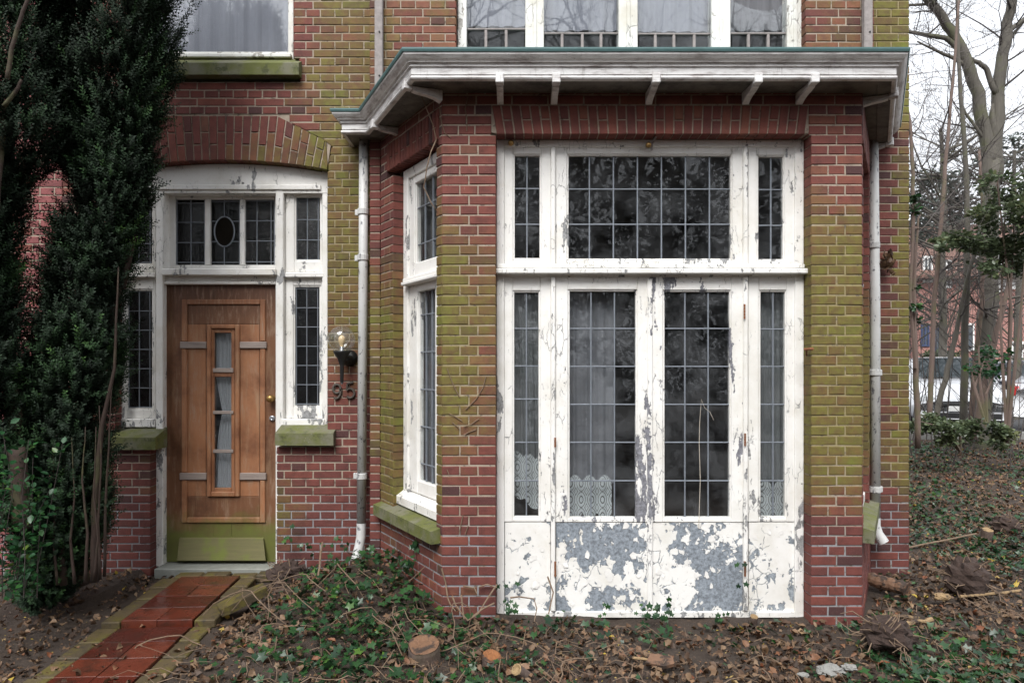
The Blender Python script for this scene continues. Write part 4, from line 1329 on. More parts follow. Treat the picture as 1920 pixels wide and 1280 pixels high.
def ivy_tmpl():
    P_ = [(180, .12), (140, .62), (96, .46), (60, .80), (30, .50), (0, 1.0), (-30, .50), (-60, .80), (-96, .46), (-140, .62)]
    v = [(0, .12, 0)] + [(math.sin(R(a)) * r, math.cos(R(a)) * r, .12 * r * r * (1 if abs(a) > 45 else -.7)) for a, r in P_]
    f = [(0, 1 + i, 1 + (i + 1) % 10) for i in range(10)]
    return np.array(v, float), np.array(f)
IVY = ivy_tmpl()
def norm01(n, a, b): return np.clip(rng.normal(a, b, n), 0, 1)

# ------------------------------------------------------------------ path of red tiles
PA, PB = Vector((-2.150, 4.885, 0)), Vector((-2.045, 3.2, 0))
pd = (PB - PA).normalized(); pu = Vector((-pd.y, pd.x, 0))
PT = lambda v: PA + pd * v[1] + pu * v[0] + Vector((0, 0, v[2]))
mb = MB(); mb.box(-.42, .42, -.01, 3.2, -.16, -.058, 0, PT)
path = mb.build('path', M['soil'], kind='structure')
for r in range(15):
    z = 0 if r < 4 else -.036
    for c in range(-1, 1):
        mb = MB(); e = .003
        y0, y1 = r * .212 + .012 + (.02 if r >= 4 else 0), (r + 1) * .212 + .012 - e + (.02 if r >= 4 else 0)
        tz = random.gauss(0, .0012) 
        mb.box(c * .205 + e * .4, (c + 1) * .205 - e * .4, y0 + e * .6, y1, z - .05 + tz, z + tz, .0015, PT)
        o = mb.build('tile', M['tile'], path); o['tint'] = random.random()
    for s in (-1, 1):
        mb = MB()
        w = random.uniform(.105, .13)
        a = .212; b_ = a + w
        tz = random.gauss(-.012, .006) + (0 if r < 4 else -.03)
        mb.box(min(s * a, s * b_), max(s * a, s * b_), r * .212 + .02, (r + 1) * .212 + .004 + random.uniform(0, .006), tz - .05, tz, .006, PT)
        o = mb.build('paver', M['paver'], path); o['tint'] = random.random()
for k in range(4):
    mb = MB(); mb.box(-.26 + k * .19, -.26 + k * .19 + .182, -.10, .008, -.06, -.004 + random.gauss(0, .004), .01, PT)
    o = mb.build('paver', M['paver'], path); o['tint'] = random.random()

# ------------------------------------------------------------------ things fixed to the house
def downpipe(label, pts, collars, r, spout):
    t = thing('downpipe', label, 'downpipe', pts[0])
    mb = MB(); mb.tube(pts, r, 16); mb.build('pipe', M['pipe'], t, smooth=True)
    mb = MB(); mb.tube(spout, [r * 1.03] * (len(spout) - 1) + [r * 1.12], 16, cap=False)
    mb.tube(spout[-1:] + [spout[-1] + (spout[-1] - spout[-2]).normalized() * -.004], [r * 1.0, r * .98], 16); mb.build('spout', M['pipe'], t, smooth=True)
    for z, ear in collars:
        p = Vector((pts[0].x + (pts[-1].x - pts[0].x) * (pts[0].z - z) / (pts[0].z - pts[-1].z), pts[0].y, z))
        mb = MB(); mb.lathe([(r * 1.16, -.022), (r * 1.22, -.018), (r * 1.22, .018), (r * 1.16, .022)], p, 16)
        if ear: mb.box(p.x + (-r - .03 if ear < 0 else r * .8), p.x + (-r * .8 if ear < 0 else r + .03), p.y + .01, p.y + .035, z - .025, z + .02, .004)
        mb.box(p.x - .012, p.x + .012, p.y + r, p.y + r + .07, z - .01, z + .01)
        mb.build('pipe_clip', M['pipe'], t)
Yp = 4.955
downpipe('white painted downpipe in the corner beside the front door wall', [P(682, 225, Yp), P(681, 520, Yp), P(677.5, 985, Yp)], [(zw(397, Yp), -1), (zw(483, Yp), -1), (zw(892, Yp), -1)], .0335,
         [P(677.5, 980, Yp), P(677, 1005, Yp - .005), P(674, 1022, Yp - .02), P(668, 1048, Yp - .05)])
downpipe('grey spotted downpipe between the bay and the house corner, its spout turned out', [P(1637, 235, 4.97), P(1641, 600, 4.97), P(1641, 975, 4.97)], [(zw(460, 4.97), 0), (zw(698, 4.97), 1), (zw(917, 4.97), 1)], .0345,
         [P(1641, 970, 4.97), P(1641, 985, 4.965), P(1646, 1000, 4.95), P(1657, 1017, 4.93)])
def board(px0, px1, py1, Y, label):
    mb = MB(); mb.box(xw(px0, Y), xw(px1, Y), Y, Y + .045, zw(py1, Y), 5.0, .005)
    t = thing('timber_board', label, 'board', (xw(px0, Y), Y, zw(py1, Y)))
    mb.build('plank', M['greywood'], t)
    for py in (142, 60):
        mb = MB(); mb.lathe([(.006, 0), (.006, -.006), (.002, -.008)], (xw((px0 + px1) / 2 + 2, Y), Y, zw(py, Y)), 8, 'y'); mb.build('bolt', M['iron'], t)
board(702, 717, 175, 4.885, 'weathered grey upright board on the wall left of the upper bay window')
board(1621, 1637, 175, 4.885, 'weathered grey upright board on the wall right of the upper bay window')
# globe lamp
Yl = 4.93
t = thing('wall_lamp', 'black wall lamp with clear glass globe above the house number', 'wall lamp', P(655, 668, YW))
q = P(641, 636, Yl); r = .0965
mb = MB()
mb.lathe([(r * math.sin(a), -r * math.cos(a)) for a in [.42 + (math.pi - .43) * i / 18 for i in range(19)]], q, 28); mb.v = mb.v; g = mb.build('globe', M['glass_globe'], t, smooth=True)
mb = MB(); z0 = q.z - .088
mb.lathe([(.008, -.235), (.012, -.22), (.015, -.10), (.020, -.085), (.032, -.05), (.046, -.03), (.060, -.006), (.062, .004), (.055, .006)], (q.x, q.y, z0), 20); mb.build('lamp_cup', M['iron'], t, smooth=True)
mb = MB(); mb.tube([(q.x + .005, q.y, z0 - .05), (q.x + .035, q.y + .06, z0 - .055), P(656, 671, YW - .02)], [.018, .022, .03], 10); mb.build('arm', M['iron'], t, smooth=True)
mb = MB(); mb.lathe([(.060, 0), (.060, -.015), (.045, -.035), (.02, -.05)], P(656, 671, YW), 20, 'y'); mb.build('back_plate', M['iron'], t, smooth=True)
mb = MB(); mb.lathe([(.013, 0), (.014, .03), (.012, .035)], (q.x, q.y, z0), 12); mb.build('bulb_holder', M['steel'], t, smooth=True)
mb = MB(); mb.lathe([(.011, .034), (.018, .05), (.026, .08), (.024, .10), (.012, .115), (.002, .118)], (q.x, q.y, z0), 14)
m = NT('amber_bulb'); M['bulb'] = m.done(m.bsdf((.70, .52, .30), .15)); mb.build('bulb', M['bulb'], t, smooth=True)
# number 95
Yd = YW - .012
def digit(lines, label):
    mb = MB()
    for l in lines: mb.tube([P(x, y, Yd) for x, y in l], .0090, 6)
    o = mb.build('number_digit', M['digit']); tag(o, label, 'house number', 'house number digits beside the door')
circ = lambda cx, cy, rx, ry, a0, a1, n=14: [(cx + rx * math.cos(R(a0 + (a1 - a0) * i / n)), cy + ry * math.sin(R(a0 + (a1 - a0) * i / n))) for i in range(n + 1)]
digit([circ(631.5, 728.5, 7.2, 8.2, 0, 360), [(638.6, 729), (638.8, 735), (637.5, 741), (634, 745.5), (629.5, 747), (626.5, 745)]], 'weathered iron digit 9 under the globe lamp')
digit([[(662, 716.5), (651.5, 719), (650.5, 729.5)], circ(656.5, 737, 8, 8.6, -145, 140)], 'weathered iron digit 5 close to the downpipe')
# iron hold-back by the right pier, and the bunch of dry leaves caught behind the pipe
mb = MB(); mb.tube([P(1508, 655, YF - .01), P(1518, 654, YF - .035), P(1524, 654, YF - .03)], [.008, .007, .010], 6); mb.tube([P(1512, 654, YF - .02), P(1512, 666, YF + .05)], .006, 5)
tag(mb.build('door_stay', M['rust']), 'rusty iron door stay sticking out at the edge of the right brick pier', 'door stay')
n = 26
pos = np.array([P(random.gauss(1664, 6), random.gauss(497, 10), random.uniform(4.93, 5.03)) for _ in range(n)])
o = scatter('dry_leaf_bunch', CURL, pos, euler_mats(rng.uniform(0, 6.28, n), rng.normal(1.2, .6, n), rng.normal(0, .6, n)), rng.uniform(.04, .08, n), norm01(n, .45, .2), M['litter'])
tag(o, 'bunch of dry brown leaves caught behind the right downpipe', 'dead leaves')

# ------------------------------------------------------------------ dead vines on the brickwork
def vine(name, pts, r, label, mat=None, group=None):
    mb = MB()
    for p_, rr in pts if isinstance(pts[0], tuple) and isinstance(pts[0][0], list) else [(pts, r)]: mb.tube(p_, [rr * (1 - .5 * i / len(p_)) for i in range(len(p_))], 5)
    return tag(mb.build(name, mat or M['vine']), label, 'vine', group)
Y1 = 4.30
vine('dead_vine', [P(818, 262, YF + .0), P(808, 285, 4.05), P(800, 315, 4.05), P(797, 340, 4.06), P(794, 351, 4.07), P(800, 362, 4.07), P(808, 380, 4.06), P(815, 390, 4.06), P(820, 399, 4.08)], .0042, 'pale dead vine hanging in a kink before the slanting side window')
vine('dead_vine', [P(1310, 990, YB - .01), P(1313, 900, YB - .014), P(1311, 830, YB - .012), P(1312, 790, YB - .016), P(1314, 763, YB - .03), P(1315, 748, YB - .045), P(1321, 764, YB - .04), P(1331, 772, YB - .03), P(1338, 787, YB - .03)], .0022, 'thin pale dead stem hooked over the panes of the right french door', M['straw'])
vl = []
for pts_ in ([(838, 690), (846, 712), (853, 728), (862, 745)], [(911, 706), (906, 726), (893, 748), (873, 768)], [(842, 775), (852, 780), (866, 789)], [(848, 792), (858, 800), (861, 803)], [(898, 785), (884, 795), (870, 800)], [(893, 805), (880, 810), (868, 816)],
             [(868, 965), (864, 985), (861, 1000)], [(878, 985), (872, 1002)], [(838, 880), (842, 890)], [(790, 180), (812, 235), (818, 262)], [(822, 185), (828, 230), (834, 250), (845, 258)], [(878, 180), (872, 205), (876, 225), (875, 246)]):
    vl.append(([P(x, y, YF - .006 - (.06 if x < 822 else 0) * 0) for x, y in pts_], .0028))
mb = MB()
for p_, rr in vl: mb.tube(p_, rr, 4)
tag(mb.build('clinging_stems', M['vine'], kind='stuff'), 'dry broken creeper stems clinging to the left brick pier', 'creeper stems')
mb = MB()
for pts_ in ([(829, 1065), (834, 1092), (840, 1120), (846, 1133), (853, 1145)], [(846, 1116), (855, 1132), (868, 1150), (876, 1163)], [(866, 1115), (868, 1140), (871, 1160)], [(930, 1095), (915, 1120), (895, 1150), (875, 1163)], [(928, 1130), (905, 1140), (885, 1155)],
             [(955, 1120), (975, 1118), (1000, 1122), (1008, 1140), (1003, 1165)], [(1026, 1080), (1036, 1110), (1030, 1150)], [(900, 1100), (915, 1095), (930, 1101)], [(870, 1098), (888, 1102), (893, 1112)]):
    mb.tube([P(x + random.uniform(-2, 2), y, YF - .012 - max(0, (y - 1090) / 70) * .12) for x, y in pts_], [.0055, .0045, .004, .0035, .003][:len(pts_)], 5)
tag(mb.build('climbing_roots', M['vine'], kind='stuff'), 'bare creeper roots climbing at the foot of the left brick pier', 'creeper stems')

# ------------------------------------------------------------------ litter, ivy, twigs
def inside_house(x, y):
    if y > YW - .03 and x < 2.97: return True
    if y > YF - .01 and x > -.96 - .0 and x < 2.66:
        t = (y - YF) / (YS - YF)
        return -.4208 - .53 * t - .02 < x < 2.099 + .56 * t + .03
    return False
def on_path(x, y): 
    d = Vector((x, y, 0)) - PA
    return abs(d.dot(pu)) < .37 and d.dot(pd) > -.1
def scatter_xy(n, x0, x1, y0, y1, dens):
    out = []
    while len(out) < n:
        x, y = random.uniform(x0, x1), y0 + (y1 - y0) * random.random() ** 1.7
        if inside_house(x, y) or abs(x) > y * .85 + .6: continue
        if random.random() < dens(x, y): out.append((x, y, gz(x, y)))
    return np.array(out)
def d_lit(x, y):
    if on_path(x, y): return .30
    d = .55 + .5 * mnoise.noise((x * 1.7, y * 1.7, 9))
    if x < -2.5: d *= .62
    if -1.5 < x < -.4: d *= .7
    return d
def crumple(t, k, seed):
    v = t[0].copy(); r2 = np.random.default_rng(seed); v[:, 2] += r2.normal(0, k, len(v)); v[:, :2] += r2.normal(0, k * .45, (len(v), 2)); return v, t[1]
for j, (tm, cnt) in enumerate(((crumple(CURL, .09, 1), 5200), (crumple(CURL, .14, 2), 4800), (crumple(IVY, .16, 3), 4400), (crumple(IVY, .22, 4), 3600))):
    p = scatter_xy(cnt, -4.5, 8.5, 2.7, 11.8, d_lit)
    n = len(p); p[:, 2] += rng.uniform(.002, .035, n)
    l = rng.uniform(.016, .054, n) * (1 if j < 2 else .72)
    sc = np.stack([l * rng.uniform(.45, 1.05, n), l, l * rng.uniform(.6, 1.6, n)], -1)
    scatter('fallen_leaves', tm, p, euler_mats(rng.uniform(0, 6.28, n), rng.normal(0, .45, n), rng.normal(0, .45, n)), sc, np.clip(rng.beta(1.7, 2.0, n) * 1.02 + (rng.random(n) < .03) * .3, 0, 1), M['litter'], kind='stuff')
p = scatter_xy(19000, -4.5, 8.5, 2.7, 9, lambda x, y: d_lit(x, y) + .1)
n = len(p); p[:, 2] += rng.uniform(.0, .012, n)
scatter('leaf_crumbs', LEAF, p, euler_mats(rng.uniform(0, 6.28, n), rng.normal(0, .5, n), rng.normal(0, .5, n)), rng.uniform(.006, .020, n), norm01(n, .62, .25), M['litter'], kind='stuff')
def d_ivy(x, y):
    if on_path(x, y): return 0
    d = 1.15 * math.exp(-((x + .85) / .52) ** 2 - ((y - 4.35) / .72) ** 2)
    d += .75 * math.exp(-((x + .62) / .62) ** 2 - ((y - 3.5) / .55) ** 2)
    d += .34 * math.exp(-((x - .9) / 1.3) ** 2 - ((y - 4.02) / .10) ** 2)
    d += .26 * max(0, mnoise.noise((x * 1.1, y * 1.1, 2)) + .25) * (1 if x > -.3 else 0)
    if x > 1.9: d += 1.25 * max(0, mnoise.noise((x * .8, y * .8, 7)) + .42)
    if (x + .42) ** 2 + (y - 3.45) ** 2 < .13 ** 2: d = 0
    return d
p = scatter_xy(13500, -1.65, 8, 2.8, 11.5, d_ivy)
n = len(p)
hh = np.array([.12 * math.exp(-((x + .8) / .5) ** 2 - ((y - 4.3) / .7) ** 2) + .045 for x, y, z in p])
p[:, 2] += rng.random(n) * hh + .006
scatter('ground_ivy', IVY, p, euler_mats(rng.uniform(0, 6.28, n), rng.normal(-.25, .45, n), rng.normal(0, .45, n)), rng.uniform(.013, .046, n), np.clip(rng.beta(2, 2.6, n), 0, 1), M['ivy'], kind='stuff')
# a few ivy sprigs growing up at the foot of the frame and the wall
pos, dr = [], []
for (px, py, Y, k) in ((548, 1010, 4.98, 7), (570, 1030, 4.95, 8), (615, 1025, 4.95, 6), (640, 1020, 4.96, 5), (780, 1030, 4.4, 9), (775, 1060, 4.35, 10), (955, 1102, 4.16, 2), (940, 1123, 4.15, 4), (960, 1150, 4.1, 6), (1213, 1150, 4.1, 12), (1232, 1152, 4.08, 12), (1248, 1150, 4.1, 8), (1135, 1150, 4.1, 5), (1350, 1155, 4.1, 8), (1040, 1150, 4.1, 3), (1395, 1100, 4.14, 3), (1392, 1075, 4.15, 2)):
    for _ in range(k):
        pos.append(P(px + random.gauss(0, 9), py + random.gauss(0, 9), Y - random.uniform(0, .05))); dr.append(0)
n = len(pos)
scatter('ivy_sprigs', IVY, np.array(pos), euler_mats(rng.uniform(-.9, .9, n), rng.normal(1.1, .4, n), rng.normal(0, .4, n)), rng.uniform(.018, .036, n), norm01(n, .45, .2), M['ivy'], kind='stuff')
mb = MB()
for _ in range(1000):
    while True:
        x, y = random.uniform(-1.6, 6.5), 2.8 + 6.5 * random.random() ** 1.9
        if not inside_house(x, y) and not on_path(x, y) and abs(x) < y * .85 + .5: break
    z = gz(x, y) + random.uniform(.004, .05)
    a = random.uniform(0, 6.28); L = random.uniform(.06, .42) * (1 if x < 1 else .8); c = random.gauss(0, 1.2)
    pts_ = []
    for i in range(6):
        pts_.append((x, y, z + .03 * math.sin(i * 1.1 + a)))
        x += math.cos(a) * L / 5; y += math.sin(a) * L / 5; a += c / 5 + random.gauss(0, .25); z = max(z + random.gauss(0, .008), gz(x, y) + .004)
    if not inside_house(x, y): mb.tube(pts_, random.uniform(.0009, .0028), 4, cap=False)
mb.build('twigs', M['vine'], kind='stuff')
mb = MB()                                            # longer arching creeper stems over the mound
for _ in range(22):
    x, y = random.gauss(-.75, .45), random.uniform(3.3, 4.35)
    if inside_house(x, y): continue
    a = random.uniform(0, 6.28); h = random.uniform(.05, .2); L = random.uniform(.25, .6)
    mb.tube([(x + math.cos(a) * L * t + .03 * math.sin(9 * t + a), y + math.sin(a) * L * t * .5, gz(x, y) + .02 + h * math.sin(math.pi * t)) for t in [i / 7 for i in range(8)] if not inside_house(x + math.cos(a) * L * t, y + math.sin(a) * L * t * .5)] or [(x, y, 0), (x, y, .01)], random.uniform(.0018, .0036), 5)
mb.build('creeper_stems', M['vine'], kind='stuff')

# ------------------------------------------------------------------ stumps, roots, wood, stones
def blob(name, c, rad, mat, amp=.35, seed=0, label=None, cat=None, hair=0, group=None):
    """A lump of earth and roots: a displaced ball, with fibres."""
    mb = MB(); n, k = 14, 20
    for i in range(n + 1):
        for j in range(k):
            th, ph = math.pi * i / n, 2 * math.pi * j / k
            d = Vector((math.sin(th) * math.cos(ph), math.sin(th) * math.sin(ph), math.cos(th)))
            f = 1 + amp * (mnoise.noise(d * 2.1 + Vector((seed, 0, 0))) + .6 * mnoise.noise(d * 5.5 + Vector((0, seed, 0))))
            mb.v.append((c[0] + d.x * rad[0] * f, c[1] + d.y * rad[1] * f, c[2] + d.z * rad[2] * f))
    for i in range(n):
        for j in range(k): mb.f.append((i * k + j, (i + 1) * k + j, (i + 1) * k + (j + 1) % k, i * k + (j + 1) % k))
    if not hair: 
        o = mb.build(name, mat); return tag(o, label, cat, group)
    t = thing(name, label, cat, c, group)
    mb.build('earth', mat, t)
    mb = MB()
    for _ in range(hair):
        d = Vector((random.gauss(0, 1), random.gauss(0, 1), random.gauss(.2, 1))).normalized()
        p0 = Vector(c) + Vector((d.x * rad[0], d.y * rad[1], d.z * rad[2])) * .85
        q1 = p0 + d * .05 + Vector((random.gauss(0, .03), random.gauss(0, .03), random.gauss(0, .02)))
        q2 = q1 + Vector((random.gauss(0, .05), random.gauss(0, .05), random.gauss(-.01, .03)))
        mb.tube([p0, q1, q2], [.004, .003, .0015], 4, cap=False)
    mb.build('root_fibres', M['vine'], t, kind='stuff')
    return t
gp = lambda px, py, z=-.04: GX(px, py, z)
rg = 'uprooted root clumps'
c = gp(540, 1092, 0); blob('root_clump', (c.x, c.y, .05), (.13, .11, .095), M['root'], .4, 1, 'crumbling dark root clump at the right edge of the door step', 'root clump', 24, rg)
c = gp(1665, 1215); blob('root_clump', (c.x, c.y, .035), (.13, .10, .09), M['root'], .35, 2, 'shaggy brown root clump lying before the right brick pier', 'root clump', 60, rg)
c = gp(1812, 1115); blob('root_clump', (c.x, c.y, .06), (.14, .12, .14), M['root'], .35, 3, 'upright dark root clump on the leafy slope at the right', 'root clump', 60, rg)
c = gp(1885, 1000); blob('root_clump', (c.x, c.y, .03), (.12, .10, .09), M['root'], .35, 4, 'low dark root clump far up the leafy slope', 'root clump', 30, rg)
def stump(px, py, w, h, tilt, label, mat, ang=0):
    c = gp(px, py + 6)
    for _ in range(4): c = gp(px, py + 6, gz(c.x, c.y))
    T = Matrix.Translation(c + Vector((0, 0, h))) @ Matrix.Rotation(ang, 4, 'Z') @ Matrix.Rotation(tilt, 4, 'X')
    t = thing('tree_stump', label, 'stump', c, 'sawn stumps in the ground before the bay')
    n = 26
    ring = [(1 + .12 * mnoise.noise((math.cos(6.283 * i / n) * 1.3, math.sin(6.283 * i / n) * 1.3, px))) for i in range(n)]
    mb = MB()
    rows = [(.0, 1.0), (-.02, 1.02), (-h * .6, 1.0), (-h - .10, 1.12)]
    for z, s in rows:
        for i in range(n):
            a = 6.283 * i / n; v = T @ Vector((w * s * ring[i] * math.cos(a), w * s * ring[i] * math.sin(a), z)); mb.v.append(tuple(v))
    for r_ in range(3):
        for i in range(n): mb.f.append((r_ * n + i, r_ * n + (i + 1) % n, (r_ + 1) * n + (i + 1) % n, (r_ + 1) * n + i))
    mb.build('bark', M['bark_brown'], t)
    mb = MB()
    for s, z in ((.97, .001), (.8, .004), (.45, -.003)):
        for i in range(n):
            a = 6.283 * i / n; v = T @ Vector((w * s * ring[i] * math.cos(a), w * s * ring[i] * math.sin(a), z + random.uniform(-.002, .002))); mb.v.append(tuple(v))
    for r_ in range(2):
        for i in range(n): mb.f.append((r_ * n + i, (r_ + 1) * n + i, (r_ + 1) * n + (i + 1) % n, r_ * n + (i + 1) % n))
    mb.f.append(tuple(2 * n + i for i in range(n)))
    mb.build('cut_face', mat, t)
stump(795, 1232, .083, .085, R(14), 'largest sawn tree stump with a dark hollow heart, left of the doors', M['cutwood'])
stump(922, 1238, .052, .04, R(20), 'small sawn stump with a bright orange face', M['cutorange'], R(25))
stump(1414, 1165, .022, .05, R(25), 'tiny pale sawn stub close to the foot of the right door', M['palewood'])
stump(968, 1275, .030, .07, R(50), 'slanting sawn stem end near the bottom of the picture', M['palewood'], R(-40))
stump(1852, 1008, .045, .10, R(15), 'small cut stump up the leafy slope', M['palewood'])
def stick(name, a, b, r, mat, label, cat, flat=1.0, group=None):
    a, b = Vector(a), Vector(b); mb = MB(); n = 7
    if r > .03: mb.tube([a.lerp(b, i / 14) + Vector((0, 0, .004 * math.sin(i * 1.7))) for i in range(15)], [r * (1 + .06 * math.sin(i * 2.3)) for i in range(15)], 12); return tag(mb.build(name, mat), label, cat, group)
    pts_ = [a.lerp(b, i / n) + Vector((random.gauss(0, r * .25), random.gauss(0, r * .25), random.gauss(0, r * .2))) for i in range(n + 1)]
    mb.tube(pts_, [r * random.uniform(.8, 1.15) for _ in pts_], 7)
    return tag(mb.build(name, mat), label, cat, group)
sg = 'broken sticks on the ground'
stick('stick', gp(1645, 1158) + Vector((0, 0, .03)), gp(1718, 1168) + Vector((0, 0, .03)), .011, M['palewood'], 'straight yellowish stick lying just right of the bay', 'stick', group=sg)
stick('stick', gp(1690, 1180) + Vector((0, 0, .03)), gp(1748, 1172) + Vector((0, 0, .04)), .013, M['palewood'], 'shorter split pale stick behind the shaggy root clump', 'stick', group=sg)
stick('stick', gp(1800, 1130) + Vector((0, 0, .04)), gp(1915, 1118) + Vector((0, 0, .04)), .010, M['palewood'], 'long thin pale stick beside the upright root clump', 'stick', group=sg)
stick('stick', gp(1690, 1040) + Vector((0, 0, .05)), gp(1830, 1018) + Vector((0, 0, .08)), .008, M['vine'], 'long brown stick near the house corner', 'stick', group=sg)
stick('stick', gp(1185, 1243) + Vector((0, 0, .03)), gp(1260, 1250) + Vector((0, 0, .03)), .007, M['palewood'], 'thin pale stick on bare soil in front of the doors', 'stick', group=sg)
stick('log', gp(1632, 1096, 0) + Vector((0, 0, .04)), gp(1700, 1112, 0) + Vector((0, 0, .03)), .045, M['rotwood'], 'short rotten reddish log against the foot of the house corner', 'log')
stick('stick', P(596, 1085, 4.4), P(604, 1016, 4.75), .006, M['vine'], 'thin straw-coloured stalk leaning on the wall beside the door', 'stick', group=sg)
# broken slab by the path, bits of brick and bark
c = gp(455, 1148)
mb = MB(); Ts = lambda v: Matrix.Translation((c.x, c.y, .045)) @ Matrix.Rotation(R(38), 4, 'Z') @ Matrix.Rotation(R(-16), 4, 'Y') @ Vector(v)
mb.prism([(-.15, -.055), (-.10, -.07), (.14, -.06), (.15, .04), (.05, .065), (-.14, .05)], -.025, .025, 'z', Ts)
tag(mb.build('broken_slab', M['paver']), 'broken mossy paving slab tipped up beside the tiled path', 'paving slab')
c = gp(1238, 1253)
mb = MB(); Ts2 = lambda v: Matrix.Translation((c.x, c.y, .0)) @ Matrix.Rotation(R(-15), 4, 'Z') @ Matrix.Rotation(R(14), 4, 'X') @ Vector(v)
mb.prism([(-.07, -.035), (.02, -.05), (.07, -.02), (.06, .035), (-.05, .04)], -.008, .01, 'z', Ts2)
tag(mb.build('bark_piece', M['rotwood']), 'flat reddish bark piece on the soil in front of the doors', 'bark piece')
pg = 'pale stones at the edge of the leaf litter'
for i, (px, py, r_, lab) in enumerate(((1558, 1268, .05, 'largest pale stone in the leaves low beside the bay'), (1592, 1262, .028, 'middle-sized pale stone right of the largest one'), (1506, 1276, .02, 'smallest pale stone left of the largest one'), (1822, 1114, .045, 'flat ochre stone leaning on the upright root clump'), (1765, 1135, .04, 'yellowish stone lying between two root clumps'))):
    c = gp(px, py); blob('stone', (c.x, c.y, -.01 + (.03 if i > 2 else 0)), (r_ * 1.3, r_, r_ * .55), M['palewood'] if i > 2 else M['kerb'], .35, i + 20, lab, 'stone', group=pg)
# ------------------------------------------------------------------ yews
def yew_shoot(seed, n=26, L=1.0):
    """A leafy shoot along +Y: flat needles set round the stem."""
    r_ = np.random.default_rng(seed)
    v, f = [], []
    for i in range(n):
        t = i / n
        a = i * 2.4 + r_.normal(0, .3)
        l = .20 * (1 - .45 * t) * r_.uniform(.8, 1.15)
        o = np.array([0, t * L, 0])
        s = np.array([math.cos(a), 0, math.sin(a)])
        d = s * .86 + np.array([0, .5, 0])
        side = np.cross(d, s + np.array([0, .3, 0])); side /= np.linalg.norm(side)
        w = .030
        b = len(v)
        v += [o, o + d * l * .5 + side * w, o + d * l, o + d * l * .5 - side * w]
        f += [(b, b + 1, b + 2), (b, b + 2, b + 3)]
    b = len(v)
    v += [np.array([-.012, 0, 0]), np.array([.012, 0, 0]), np.array([0, L, 0])]
    f += [(b, b + 1, b + 2)]
    return np.array(v), np.array(f)
SHOOTS = [yew_shoot(s) for s in range(4)]
def yew(label, Yc, dep, left, right, z0, z1, n, stems, seed, loc, sh=(14, -26)):
    t = thing('yew_tree', label, 'tree', loc, 'dark yews before the house')
    r_ = np.random.default_rng(seed)
    pos, dirs, tint = [], [], []
    k = Yc / F
    tries = 0
    while len(pos) < n and tries < n * 30:
        tries += 1
        z = r_.uniform(z0, z1)
        py = HY - (z - CZ) / k
        xl, xr = (lerp(py, left) + sh[0] - CX) * k, (lerp(py, right) + sh[1] - CX) * k
        if xr - xl < .03: continue
        cx, hw = (xl + xr) / 2, (xr - xl) / 2
        a = r_.uniform(0, 2 * math.pi); rr = r_.random() ** .33
        if math.sin(a) > .5 and r_.random() < .6: continue          # fewer shoots at the back
        x, y = cx + hw * rr * math.cos(a), Yc + min(dep, max(.22, hw)) * rr * math.sin(a)
        c = mnoise.noise((x * 3.4, y * 3.4, z * 2.2 + seed)) + .55 * mnoise.noise((x * 8, y * 8, z * 5))
        if rr > .7 and c < -.26: continue
        pos.append((x, y, z))
        dirs.append((.55 * math.cos(a) + r_.normal(0, .28), .55 * math.sin(a) - .1 + r_.normal(0, .28), .85 + r_.normal(0, .3)))
        tint.append(.36 + .42 * c + r_.normal(0, .15) + (.22 if r_.random() < .06 else 0))
    pos, dirs, tint = np.array(pos), np.array(dirs), np.clip(np.array(tint), 0, 1)
    m_ = dir_mats(dirs, r_.uniform(0, 6.28, len(pos)))
    sc = r_.uniform(.11, .19, len(pos))
    V, Fs, T_, b = [], [], [], 0
    for s in range(4):
        sel = np.arange(len(pos)) % 4 == s
        tv, tf = SHOOTS[s]
        v = np.einsum('nij,nkj->nki', m_[sel], tv[None] * sc[sel][:, None, None]) + pos[sel][:, None]
        V.append(v.reshape(-1, 3)); N = sel.sum()
        Fs.append((tf[None] + (np.arange(N) * len(tv))[:, None, None]).reshape(-1, 3) + b); b += N * len(tv)
        tips = np.tile(np.linspace(-.10, .12, len(tv)), N)
        T_.append(np.clip(np.repeat(tint[sel], len(tv)) + tips, 0, 1))
    np_mesh('crown', np.concatenate(V), np.concatenate(Fs), M['yew'], t, {'tint': np.concatenate(T_)})
    for pts_, r0, r1 in stems:
        mb = MB()
        nn = len(pts_)
        fine = []
        for i in range(nn - 1):
            for j in range(4):
                u = j / 4; p_ = Vector(pts_[i]).lerp(Vector(pts_[i + 1]), u)
                fine.append(p_ + Vector((random.gauss(0, r0 * .08), random.gauss(0, r0 * .08), 0)))
        fine.append(Vector(pts_[-1]))
        mb.tube(fine, [r0 + (r1 - r0) * i / (len(fine) - 1) for i in range(len(fine))], 9)
        mb.build('trunk' if r0 > .035 else 'stem', M['yewbark'], t, smooth=True)
    return t
Ym = 4.33
mainL = [(-300, 175), (0, 112), (90, 112), (190, 108), (240, 128), (300, 132), (350, 140), (420, 132), (520, 112), (600, 92), (690, 70), (900, 44), (1060, 62), (1100, 75)]
mainR = [(-300, 330), (-40, 378), (40, 352), (90, 335), (150, 330), (200, 312), (280, 292), (390, 288), (450, 262), (520, 240), (600, 226), (660, 240), (760, 222), (830, 210), (900, 205), (950, 212), (1010, 198), (1080, 165), (1100, 150)]
st = lambda L, Y: [P(x, y, Y) for x, y in L]
